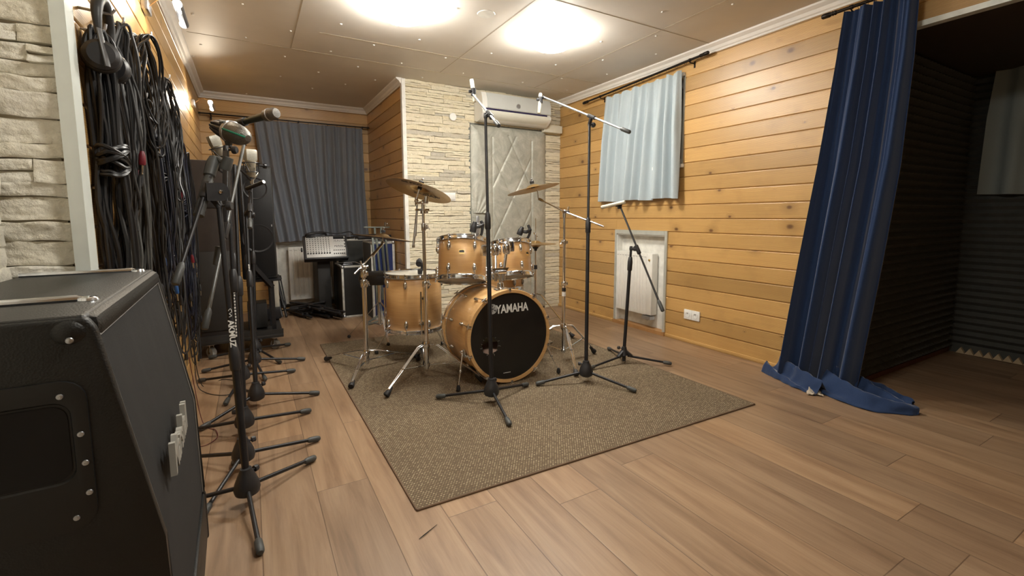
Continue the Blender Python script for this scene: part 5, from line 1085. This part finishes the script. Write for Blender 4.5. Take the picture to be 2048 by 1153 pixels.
# forward slant of the script
m.v = [(x, y+.28*(z-LG.z), z) for x, y, z in m.v]
obj('script_logo', m, plain('aged_white_plastic', (.30, .29, .255), .5), am)
for x in (-.45, -.23):
    for y in (Y0+.09, Y1-.09):
        m = MB(); m.cyl((x, y-.012, .030), (x, y+.012, .030), .0295, n=24); w_ = obj('caster', m, rubber, am); m = MB(); m.bx((x-.022, y-.022, .060), (x+.022, y+.022, .088), .003); m.bx((x-.008, y-.018, .028), (x+.008, y-.013, .066)); m.bx((x-.008, y+.013, .028), (x+.008, y+.018, .066)); obj('caster_fork', m, steel, w_)
# ---------------------------------------------------------------- wall lamps on the pine wall
glow = emit('lit_halogen_glass', (1.0, .92, .80), HALOGEN_W)
for i, (y, lb) in enumerate([(2.84, 'nearer small picture lamp on the left pine wall near the ceiling'), (4.97, 'farther small picture lamp on the left pine wall, above the grey curtain side')]):
    t = thing('picture_lamp', lb, 'wall lamp', (XL, y, 2.04), 'picture lamps on the left wall')
    m = MB(); m.bx((XL, y-.05, 2.02), (XL+.028, y+.05, 2.075), .004); obj('wall_box', m, steel, t)
    m = MB(); m.tube([(XL+.025, y, 2.05), (XL+.05, y-.005, 2.075), (XL+.085, y-.01, 2.10), (XL+.125, y-.03, 2.085), (XL+.142, y-.05, 2.060)], .0022, 8, sm=5); obj('stem', m, plain('copper_wire', (.55, .30, .12), .35, .8), t)
    m = MB(); c0_, c1_ = V(XL+.145, y-.10, 2.050), V(XL+.145, y+.16, 2.050); rs = []
    for p in (c0_, c1_):
        rs.append([p+V(math.cos(q)*.022, 0, math.sin(q)*.022) for q in [(-60+k*22)*PI/180 for k in range(11)]]+[p+V(math.cos(q)*.0195, 0, math.sin(q)*.0195) for q in [(-60+k*22)*PI/180 for k in range(10, -1, -1)]])
    m.rings(rs, True); m.cyl(c1_-V(0, .002, 0), c1_+V(0, .003, 0), .022); obj('half_shade', m, steel, t)
    m = MB(); m.cyl(c0_+V(0, .012, 0), c0_+V(0, .10, 0), .0085, n=14); obj('bulb', m, glow, t)
    ld = bpy.data.lights.new('halogen', 'SPOT'); ld.energy = 4.5 if i == 0 else 4; ld.color = (1, .86, .66); ld.spot_size = 2.0; ld.spot_blend = .9; ld.shadow_soft_size = .02
    lo = bpy.data.objects.new('halogen_light', ld); COL.objects.link(lo); lo.parent = t; lo.location = (.150, -.13, -.0); tg = Vector((0.0, -.75, -.10)); lo.rotation_euler = (tg-Vector(lo.location)).to_track_quat('-Z', 'Y').to_euler()
# ---------------------------------------------------------------- hanging cables and headphones on the pine wall
cab_m = [plain('black_cable', (.012, .012, .013), .38, var=.1), plain('charcoal_cable', (.035, .035, .036), .45, var=.1), plain('navy_cable', (.008, .011, .024), .4, var=.1), plain('grey_cable', (.075, .075, .07), .45, var=.1)]
plug_m = plain('nickel_plug', (.55, .53, .48), .25, .95)
def hank(label, y, z, L, n, w, seed, mat=0, out=.05, knot=None, plugs=2, r=.0034, plugcol=None):
    n = int(n*1.5); r *= 1.08
    """a coiled cable hung on a wall hook: n long loops, optional wrap, loose ends with plugs"""
    rnd = random.Random(seed); hook = V(XL+.008, y, z); t = thing('coiled_cable', label, 'cable', hook, 'coiled cables hanging on the left wall')
    m = MB(); m.tube([V(XL, y, z), V(XL+out+.012, y, z), V(XL+out+.022, y, z+.022)], .0035, 8, sm=4); obj('hook', m, steel, t)
    m = MB()
    for k in range(n):
        l = L*rnd.uniform(.72, 1.05); ww = w*rnd.uniform(.55, 1.2); dx = XL+.018+out*rnd.random(); ph = rnd.uniform(-.02, .02); tw = rnd.uniform(-.4, .4)
        pts = []
        for i in range(14):
            a = 2*PI*i/14; s = math.sin(a); c = math.cos(a)
            zz = z-l/2+l/2*c; f = .25+.75*math.sin(PI*min(1, (z-zz)/l+.12))**.7
            yy = y+ph+ww*s*f+(z-zz)*tw*.08
            if knot and abs(zz-(z-knot)) < .09: yy = y+ph*.5+(yy-y)*.35
            pts.append(V(max(XL+.012, dx+rnd.uniform(-.012, .012)+.02*math.sin(a*1.0+tw)), yy+rnd.uniform(-.006, .006), zz+rnd.uniform(-.006, .006)))
        m.tube(pts, r*rnd.uniform(.85, 1.25), 6, sm=4, closed=True)
    if knot:
        for k in range(10):
            zc = z-knot+rnd.uniform(-.035, .035); q = rnd.uniform(.036, .062); c_ = V(XL+.045, y, zc)
            m.tube([V(max(XL+.008, c_.x+.034*math.cos(a)), y+q*math.sin(a), zc+.022*math.sin(a+k)+rnd.uniform(-.004, .004)) for a in [2*PI*i/12 for i in range(12)]], r*1.1, 6, sm=3, closed=True)
    obj('loops', m, cab_m[mat], t)
    for k in range(plugs):
        x0 = XL+.03+out*rnd.random(); yy = y+rnd.uniform(-w, w)*.8; z0 = z-L*rnd.uniform(.15, .4); zl = z-L*rnd.uniform(.45, .98); e = V(x0+.02, yy+rnd.uniform(-.03, .03), zl)
        m = MB(); m.tube([V(XL+.03, y, z-.02), V(x0, yy, z0), V(x0+.015, yy+rnd.uniform(-.02, .02), (z0+zl)/2), e], r, 6, sm=8); tail = obj('loose_end', m, cab_m[mat], t)
        m = MB(); d = V(rnd.uniform(-.1, .1), rnd.uniform(-.1, .1), -1).normalized(); m.lathe([(0, -.002), (r*1.2, 0), (r*2.1, .014), (r*2.3, .040), (r*1.9, .045), (0, .046)], e, d, n=12); obj('plug_sleeve', m, plugcol or plastic_black, tail)
        m = MB(); m.lathe([(0, .044), (.0032, .045), (.0032, .066), (.0024, .069), (.003, .073), (0, .078)], e, d, n=10); obj('plug_tip', m, plug_m, tail)
    return t
red_p = plain('red_plastic', (.16, .01, .02), .45); blue_p = plain('blue_plastic', (.02, .09, .28), .4)
hank('thick black cable coil nearest the white corner profile, tied with a bulky knot halfway', 1.765, 1.58, .98, 9, .032, 1, 0, .035, knot=.37, plugs=0, r=.0048)
hank('long charcoal cable loops just right of the knotted coil, two red-collared jack plugs', 1.93, 1.66, .62, 9, .05, 2, 1, .05, plugs=2, plugcol=red_p, r=.0042)
hank('charcoal cable hanging in long strands behind the amplifier top', 2.04, 1.52, .98, 9, .05, 33, 3, .03, plugs=1, r=.0042)
hank('big round coil of black cable below the stone-side lamp, shiny upper loops', 2.30, 1.745, .46, 16, .13, 4, 0, .07, plugs=1)
hank('black cable hank under the big round coil, hanging narrow and long', 2.24, 1.50, .95, 10, .07, 5, 0, .05, plugs=2)
hank('navy cable hank with a blue plug in the middle of the cable wall', 2.52, 1.52, .85, 9, .08, 6, 2, .05, plugs=2, plugcol=blue_p)
hank('black cable hank with a wrapped middle, centre of the cable wall', 2.62, 1.60, .98, 11, .09, 7, 0, .05, knot=.35, plugs=1)
hank('black cable hank with loose open loops near the first picture lamp', 2.86, 1.73, .60, 12, .12, 8, 0, .06, plugs=2)
hank('thin black cable hank hanging lowest in the middle of the wall', 2.84, 1.45, 1.15, 9, .08, 9, 1, .04, plugs=2)
hank('black cable hank with a red plug right of the centre', 3.05, 1.62, .80, 10, .09, 10, 0, .05, plugs=2, plugcol=red_p)
hank('navy and black cable hank hanging towards the far end of the wall', 3.20, 1.50, 1.10, 10, .09, 11, 2, .05, knot=.4, plugs=2)
hank('last dense black cable hank before the speaker tower', 3.42, 1.44, 1.05, 12, .10, 12, 0, .05, plugs=2)
hank('thin loose black cables reaching almost to the floor beside the speaker tower', 3.66, 1.15, 1.02, 6, .09, 13, 0, .03, plugs=3, r=.0026)
hank('short black patch cables low on the wall left of the speaker dolly', 3.50, .82, .72, 6, .08, 14, 1, .03, plugs=3, r=.0026)
# loose cable lying on the floor beneath
m = MB(); rnd = random.Random(5); pts = [V(XL+.05, 3.3, .30), V(XL+.05, 3.28, .06), V(XL+.10, 3.20, .006), V(XL+.22, 3.10, .005), V(XL+.30, 3.25, .005), V(XL+.18, 3.42, .005), V(XL+.07, 3.34, .012), V(XL+.04, 3.30, .35)]
m.tube(pts, .0024, 6, sm=10); o = obj('loose_cable', m, cab_m[0], origin=pts[0]); tag(o, 'thin black cable looping down onto the floor below the cable wall', 'cable')
m = MB(); pts = [V(-.30, 2.75, .35), V(-.27, 2.72, .06), V(-.24, 2.66, .005), V(-.20, 2.60, .005), V(-.19, 2.50, .005), V(-.24, 2.44, .005), V(-.29, 2.5, .005), V(-.33, 2.6, .01), V(-.35, 2.72, .4)]
m.tube(pts, .0018, 6, sm=10); o = obj('loose_cable', m, plain('dark_red_cable', (.10, .015, .02), .5), origin=pts[0]); tag(o, 'thin dark red wire curling on the floor behind the amplifier', 'cable')
# studio headphones on the first hook
HB = Vector((-0.3280, 1.7051, 1.4964)); hd0 = V(HB.x, HB.y+.062, HB.z+.085); t = thing('headphones', 'black closed studio headphones hanging highest on the wall beside the white corner profile', 'headphones', V(XL+.02, HB.y+.062, HB.z+.16))
pad = plain('dark_vinyl_pad', (.022, .022, .023), .5); m = MB()
m.tube([hd0+V(0, -.072, -.03), hd0+V(0, -.068, .035), hd0+V(0, -.028, .078), hd0+V(0, .028, .078), hd0+V(0, .068, .03), hd0+V(0, .072, -.03)], [.007, .013, .016, .016, .013, .007], 12, sm=6); obj('headband', m, pad, t)
for s in (-1, 1):
    c_ = hd0+V(0, .062*s, -.085); d_ = V(.18, s, 0).normalized(); m = MB(); m.lathe([(0, -.026), (.024, -.026), (.040, -.024), (.045, -.012), (.043, 0), (.040, .004), (.040, .016), (.030, .026), (0, .028)], c_, d_, n=28)
    obj('ear_cup', m, plastic_black, t); m = MB(); m.beam(c_+V(0, 0, .068)+d_*.020, c_+d_*.031+V(.012, 0, -.035), .014, .005, bev=.002); obj('yoke', m, plain('grey_yoke', (.10, .10, .10), .4), t)
m = MB(); m.tube([hd0+V(.03, .05, -.13), hd0+V(.03, .06, -.30), hd0+V(.01, .10, -.48), hd0+V(.02, .06, -.30), hd0+V(.0, .03, -.10)], .0028, 6, sm=8); obj('lead', m, cab_m[0], t)
m = MB(); m.tube([V(XL, hd0.y, hd0.z+.055), V(XL+.07, hd0.y, hd0.z+.050), V(XL+.08, hd0.y, hd0.z+.065)], .004, 8); obj('wall_hook', m, steel, t)
# ---------------------------------------------------------------- loudspeaker tower and dolly
dark_text = plain('textured_black_paint', (.020, .019, .018), .55, bump=.6); brown_carpet = plain('dark_brown_cabinet_felt', (.030, .022, .018), .85, bump=.6, var=.2)
grl = plain('black_steel_grille', (.008, .008, .009), .5, .3)
t = thing('equipment_dolly', 'low black platform dolly on castors under the dark loudspeaker', 'dolly', (-.05, 4.28, 0))
m = MB(); m.bx((-.36, 3.98, .105), (.19, 4.60, .135), .004); m.bx((-.36, 3.98, .135), (.19, 4.00, .17)); obj('platform', m, dark_text, t)
for x, y in ((-.30, 4.05), (.13, 4.05), (-.30, 4.52), (.13, 4.52)):
    m = MB(); m.cyl((x-.012, y-.01, .036), (x+.012, y+.01, .036), .0355, n=24); w_ = obj('caster', m, plain('caster_rubber_grey', (.35, .35, .33), .5), t); m = MB(); m.cyl((x-.016, y-.013, .036), (x+.016, y+.013, .036), .010); m.bx((x-.025, y-.025, .092), (x+.025, y+.025, .106)); m.beam((x-.018, y-.012, .036), (x-.01, y-.006, .095), .012, .003); m.beam((x+.018, y+.012, .036), (x+.01, y+.006, .095), .012, .003); obj('caster_fork', m, chrome, w_)
t = thing('loudspeaker', 'tall dark brown felted loudspeaker on the dolly against the left wall', 'loudspeaker', (-.18, 4.3, .135))
m = MB(); m.bx((-.355, 4.02, .136), (-.092, 4.36, 1.465), .012); obj('cabinet', m, brown_carpet, t)
m = MB(); m.bx((-.275, 4.012, 1.12), (-.165, 4.022, 1.22), .006); obj('side_handle', m, plastic_black, t); m = MB(); m.bx((-.35, 4.014, .20), (-.10, 4.021, .80), .004); obj('lower_panel', m, dark_text, t)
m = MB(); m.bx((-.092, 4.03, .16), (-.085, 4.35, 1.44)); obj('grille', m, grl, t)
t = thing('loudspeaker', 'black two-way loudspeaker with steel grille raised on a black steel frame', 'loudspeaker', (.10, 4.2, .56))
m = MB(); rr = Matrix.Rotation(-.04, 3, 'Z'); c_ = V(.062, 4.28, 1.005); m.box(c_, (.245, .30, .89), rr, .014, 3); obj('cabinet', m, dark_text, t)
fy = -.152
def RP(x, y, z): return c_+rr@Vector((x, y, z))
m = MB(); m.box(RP(0, fy, 0), (.225, .006, .85), rr, .002); obj('grille', m, grl, t)
for z, r in ((.27, .08), (-.12, .105)): m = MB(); m.lathe([(r*.25, -.03), (r*.9, -.002), (r, .002), (r*1.04, .003), (r*1.06, 0), (0, -.034)], RP(0, fy-.004, z), rr@V(0, -1, 0), n=36); obj('driver_cone', m, plastic_black, t)
m = MB(); m.box(RP(.10, fy-.004, -.02), (.008, .004, .016), rr); obj('badge', m, steel, t)
t = thing('speaker_frame', 'black bent steel frame carrying the grilled loudspeaker above the dolly', 'speaker stand', (.10, 4.02, .135))
m = MB()
for q in ([(.13, 4.08, .15), (.13, 4.08, .50), (.02, 4.02, .66), (-.01, 4.0, .72)],):
    for a_, b_ in zip(q, q[1:]): m.beam(a_, b_, .045, .03)
obj('bent_arm', m, black_metal, t); m = MB(); m.bx((-.04, 4.06, .545), (.20, 4.40, .558)); m.bx((.11, 4.30, .136), (.15, 4.34, .55)); obj('tray', m, black_metal, t)
m = MB(); m.box((.02, 4.30, .25), (.14, .2, .20), None, .006); o = obj('power_amplifier', m, dark_text, origin=(.02, 4.3, .15)); tag(o, 'dark metal power amplifier sitting low on the dolly behind the frame', 'amplifier')
pc_ = plain('pale_card', (.48, .44, .36), .8)
m = MB(); m.box((.17, 4.62, .40), (.055, .17, .30), Matrix.Rotation(.1, 3, 'X'), .002); o = obj('document_box', m, pc_, origin=(.17, 4.62, .27)); tag(o, 'pale cardboard file seen between the frame and the loudspeaker', 'box')
m = MB(); m.bx((.0, 4.50, .15), (.20, 4.74, .25), .003); o = obj('amplifier_case', m, black_metal, origin=(.1, 4.6, .15)); tag(o, 'flat black case under the pale file on the dolly', 'case')
# ---------------------------------------------------------------- folded stands
def folded(label, p, q, seed, n=3):
    rnd = random.Random(seed); p, q = Vector(p), Vector(q); d = (q-p).normalized(); s = frame(d, (0, 0, 1)); t = thing('folded_stand', label, 'folded stand', p, 'folded black microphone stands in the alcove')
    m = MB(); m.cyl(p, q, .012, n=12); obj('tube', m, black_metal, t); m = MB(); m.lathe([(0, 0), (.016, 0), (.020, .02), (.020, .07), (.014, .09), (0, .09)], p.lerp(q, .12), d, n=14); obj('hub', m, plastic_black, t)
    for k in range(3):
        a = 2*PI*k/3+rnd.random(); o_ = s.col[0]*math.cos(a)*.026+s.col[1]*math.sin(a)*.026; a0, a1 = p.lerp(q, .16)+o_*.8, p.lerp(q, .16)+o_*1.1+d*.32
        if min(a0.z, a1.z) < .012: a0.z = max(a0.z, .012); a1.z = max(a1.z, .012)
        m = MB(); m.cyl(a0, a1, .0075, n=10); m.lathe([(0, 0), (.012, 0), (.012, .04), (0, .042)], a1-d*.01, d, n=10); obj('leg', m, plastic_black, t)
    m = MB(); e = p.lerp(q, .9); m.cyl(e+s.col[0]*.02, e+s.col[0]*.02-d*.4, .007, n=8); m.ball(e+s.col[0]*.01, .016, 10); obj('boom_arm', m, black_metal, t)
    return t
folded('folded black stand leaning on the wall beside the loudspeaker, under the grey curtain', (.245, 5.25, .016), (.145, 5.62, .80), 1)
folded('second folded black stand leaning beside the first, closer to the radiator', (.285, 5.22, .016), (.19, 5.64, .70), 2)
FS = [((.30, 5.54, .03), (.50, 5.00, .03)), ((.36, 5.60, .03), (.66, 4.92, .035)), ((.47, 5.40, .085), (.72, 4.86, .06)), ((.40, 5.58, .10), (.58, 4.98, .10)), ((.52, 5.44, .03), (.775, 4.84, .03)), ((.28, 5.30, .075), (.62, 5.18, .12)), ((.34, 5.42, .13), (.70, 4.98, .10)), ((.55, 5.15, .10), (.76, 4.82, .075))]
FL_ = ['folded black stand at the left end of the pile on the alcove floor', 'long folded black stand under the pile, pointing at the black flight case', 'folded black stand on top of the pile in front of the radiator', 'folded black stand lying along the middle of the pile on two others', 'folded black stand on the floor nearest the black flight case', 'short folded black stand lying across the left end of the pile', 'topmost folded black stand of the pile, its feet towards the radiator', 'short folded black stand on the right end of the pile']
for k, (p, q) in enumerate(FS): folded(FL_[k], p, q, 10+k)
# ---------------------------------------------------------------- cases and mixer in the alcove
case_alu = plain('scuffed_case_aluminium', (.60, .60, .56), .4, .3, var=.2)
def flight_case(label, x0, x1, y0, y1, z0, z1, face, side, rz=0.0, handle=True, aw=.020, rot_o=None):
    t = thing('flight_case', label, 'flight case', ((x0+x1)/2, (y0+y1)/2, z0), None, rz); cx, cy = (x0+x1)/2, (y0+y1)/2; w, d_, h = x1-x0, y1-y0, z1-z0
    m = MB(); m.box((0, 0, h/2), (w-.006, d_-.006, h-.006)); obj('body', m, [face], t, local=True)
    m = MB(); m.box((-w/2+.001, 0, h/2), (.003, d_-.03, h-.03)); obj('side_skin', m, side, t, local=True)
    for sx in (-1, 1):
        for sy in (-1, 1): m = MB(); m.box((sx*(w/2-aw/2), sy*(d_/2-aw/2), h/2), (aw, aw, h-.02), None, .002); obj('corner_extrusion', m, case_alu, t, local=True)
        for zz in (aw/2, h-aw/2):
            m = MB(); m.box((sx*(w/2-aw/2), 0, zz), (aw, d_-.02, aw), None, .002); obj('edge_extrusion', m, case_alu, t, local=True)
            m = MB(); m.box((0, sx*(d_/2-aw/2), zz), (w-.02, aw, aw), None, .002); obj('edge_extrusion', m, case_alu, t, local=True)
    for sx in (-1, 1):
        for zz in (.012, h-.012): m = MB(); m.ball((sx*(w/2-.012), -(d_/2-.012), zz), .022, 12); obj('ball_corner', m, steel, t, local=True)
    for sx in (-1, 1):
        for k in range(4): m = MB(); m.ball((sx*(w/2-aw/2), -(d_/2+.001), h*(.14+.24*k)), .004, 8); obj('rivet', m, steel, t, local=True)
    if handle:
        m = MB(); m.box((-w*.12, -d_*.2, h+.004), (.10, .035, .008), None, .002); m.tube([(-w*.12-.04, -d_*.2, h+.006), (-w*.12-.04, -d_*.2, h+.022), (-w*.12+.04, -d_*.2, h+.022), (-w*.12+.04, -d_*.2, h+.006)], .005, 8); obj('top_handle', m, steel, t, local=True)
    return t
blk = plain('black_case_ply', (.012, .012, .011), .5, var=.2); blu = plain('blue_case_ply', (.022, .040, .15), .45, var=.15); gry = plain('dark_grey_case_ply', (.050, .052, .050), .5, var=.3, sc=6)
flight_case('black flight case with aluminium edges standing upright in front of the tall black box', .80, 1.030, 4.93, 5.36, 0, .545, blk, gry, 0)
BX = (0.6031, 5.2000, 0.3865)[0]; mx = MB(); mx.bx((BX, 5.20, 0), (BX+.13, 5.62, .60), .012); o = obj('bass_cabinet', mx, brown_carpet if False else dark_text, origin=(.67, 5.36, 0)); tag(o, 'tall plain black speaker box under the silver mixing console', 'speaker cabinet')
flight_case('tall blue flight case with aluminium edges behind the floor tom', 1.045, 1.285, 4.66, 5.04, 0, .80, blu, gry, 0, True, .024)
flight_case('dark grey flight case standing at the alcove wall, behind the blue one', .83, 1.28, 5.39, 5.68, 0, .80, gry, gry, 0, False)
# mixer
t = thing('mixing_console', 'silver mixing console with rows of small knobs tilted up on the tall black box', 'mixer', (.69, 5.3, .60)); tl = math.radians(62); RM = Matrix.Rotation(tl, 3, 'X') ; RMz = Matrix.Rotation(-.03, 3, 'Z')@RM; cM = V(.685, 5.10, .742)
def MP(x, y, z): return cM+RMz@Vector((x, y, z))
m = MB(); m.box(MP(0, 0, -.045), (.43, .27, .085), RMz, .008); obj('housing', m, plastic_black, t)
m = MB(); m.box(MP(0, -.002, .001), (.385, .235, .006), RMz, .002); obj('face_plate', m, plain('mixer_silver', (.52, .52, .50), .45, .2, var=.03), t)
knobm = plastic_black; ch = [MB() for _ in range(9)]
for i in range(9):
    x = -.178+i*.0262
    for j in range(9):
        y = .105-j*.0225; p = MP(x, y, .004); big = j == 8; m = ch[i]
        m.cyl(p, MP(x, y, .013 if big else .010), .0085 if big else .0042, n=10)
    obj('channel_knobs', ch[i], knobm, t)['kind'] = 'stuff'
m = MB(); m.box(MP(.13, .098, .004), (.105, .030, .004), RMz); obj('display', m, black_void, t)
m = MB()
for gy in (.062, .002):
    m.box(MP(.13, gy, .0042), (.105, .040, .0015), RMz)
obj('equaliser_panel', m, plain('eq_white', (.66, .66, .64), .5, var=.02), t)
m = MB()
for gy in (.062, .002):
    for k in range(9): m.box(MP(.085+k*.0105, gy, .0052), (.0022, .032, .001), RMz); m.box(MP(.085+k*.0105, gy+.006*math.sin(k*2.3), .007), (.006, .005, .005), RMz)
o = obj('equaliser_sliders', m, knobm, t); o['kind'] = 'stuff'
for gy in (.085, .062, .022, -.006): m = MB(); m.box(MP(.186, gy, .0055), (.014, .013, .006), RMz, .001); obj('push_button', m, knobm, t)
m = MB()
for k in range(6): m.cyl(MP(.075+k*.02, -.045, .004), MP(.075+k*.02, -.045, .011), .005, n=10); m.cyl(MP(.075+k*.02, -.085, .004), MP(.075+k*.02, -.085, .011), .006, n=10)
o = obj('output_knobs', m, knobm, t); o['kind'] = 'stuff'
m = MB(); m.tube([MP(-.14, .15, -.02), MP(-.02, .17, -.0), MP(.12, .16, -.02), MP(.26, .16, .01), V(.98, 5.06, .815)], .005, 8, sm=8); obj('power_lead', m, rubber, t)
m = MB(); m.cyl(MP(-.225, -.02, -.02), MP(-.240, -.02, -.02), .022, n=16); obj('side_knob', m, plastic_black, t)
m = MB(); m.tube([(0.5024, 5.1400, 0.8589), (0.5392, 5.1200, 0.8793), (0.6648, 5.1600, 0.8857), (0.6908, 5.1800, 0.8581), (0.5659, 5.1600, 0.8462)], .014, 10, sm=5, closed=True); o = obj('cable_bundle', m, cab_m[0], origin=(0.5408, 5.1400, 0.8683)); tag(o, 'black strap loop lying on top of the mixing console', 'cable')
# keyboard stand: grey metal bars in front of the blue case
t = thing('keyboard_stand', 'folded grey steel keyboard stand leaning against the blue flight case', 'keyboard stand', (1.0, 4.6, 0)); gm = plain('grey_hammered_steel', (.17, .19, .17), .45, .5)
for a_, b_ in (((1.0509, 4.6000, 0.8443), (1.0777, 4.5800, 0.0601)), ((1.0922, 4.6100, 0.8428), (1.1304, 4.5900, 0.2166)), ((1.1437, 4.6000, 0.8318), (1.1597, 4.5800, 0.4196)), ((1.1823, 4.6100, 0.8705), (1.2051, 4.6000, 0.4138))):
    m = MB(); m.beam(a_, b_, .022, .018, bev=.002); obj('upright_bar', m, gm, t)
for a_, b_ in (((0.9116, 4.5000, -0.0050), (1.1646, 4.5000, 0.1415)), ((0.9265, 4.4800, 0.0022), (1.1562, 4.4800, 0.0447))): m = MB(); m.beam(a_, b_, .018, .016, bev=.002); obj('foot_bar', m, gm, t)
m = MB(); m.beam((0.9682, 4.6000, 0.9491), (1.2223, 4.6000, 0.9451), .016, .012, bev=.002); m.beam((1.0740, 4.6000, 0.9474), (1.0766, 4.6000, 0.8832), .016, .018); m.beam((1.1375, 4.6000, 0.9415), (1.1355, 4.6000, 0.8819), .016, .018); obj('cross_bar', m, gm, t)
m = MB(); q = Vector((1.1827, 4.6000, 0.9607)); m.cyl(q, q+V(0, 0, .035), .012); m.ball(q+V(.02, 0, .02), .010, 8); obj('lock_knob', m, chrome, t)
m = MB(); q = Vector((1.1613, 4.5700, 0.0885)); m.box(q, (.028, .004, .022)); obj('label_sticker', m, white_print, t)
# things lying on the cases
for k, (a_, b_, r, lb) in enumerate([((0.9507, 4.8000, 0.9305), (1.3506, 4.8600, 0.9543), .026, 'rolled black stand bag lying across the top of the blue flight case'), ((0.9971, 4.9500, 0.9682), (1.3359, 5.0000, 0.9958), .024, 'second rolled black bag behind the first on the flight cases')]):
    a_, b_ = Vector(a_), Vector(b_); zt_ = .80+r+(.0 if k == 0 else .0)
    a_.z = b_.z = zt_+.012; m = MB(); m.tube([a_, a_.lerp(b_, .3)+V(0, 0, .008), a_.lerp(b_, .7), b_], [r*.7, r, r*1.05, r*.8], 14, sm=6); o = obj('stand_bag', m, plain('black_nylon', (.014, .013, .014), .7, bump=.5), origin=a_); tag(o, lb, 'bag')
# small dark thread left on the floor in the foreground
m = MB(); p = [(0.4239, 1.3564, 0.0020), (0.4434, 1.3637, 0.0040), (0.4647, 1.3751, 0.0030), (0.4994, 1.3923, 0.0030)]; m.tube(p, [.0007, .0016, .0013, .0006], 6, sm=6); o = obj('thread', m, black_void, origin=p[0]); tag(o, 'small dark thread lying on the floor boards near the rug corner', 'thread')
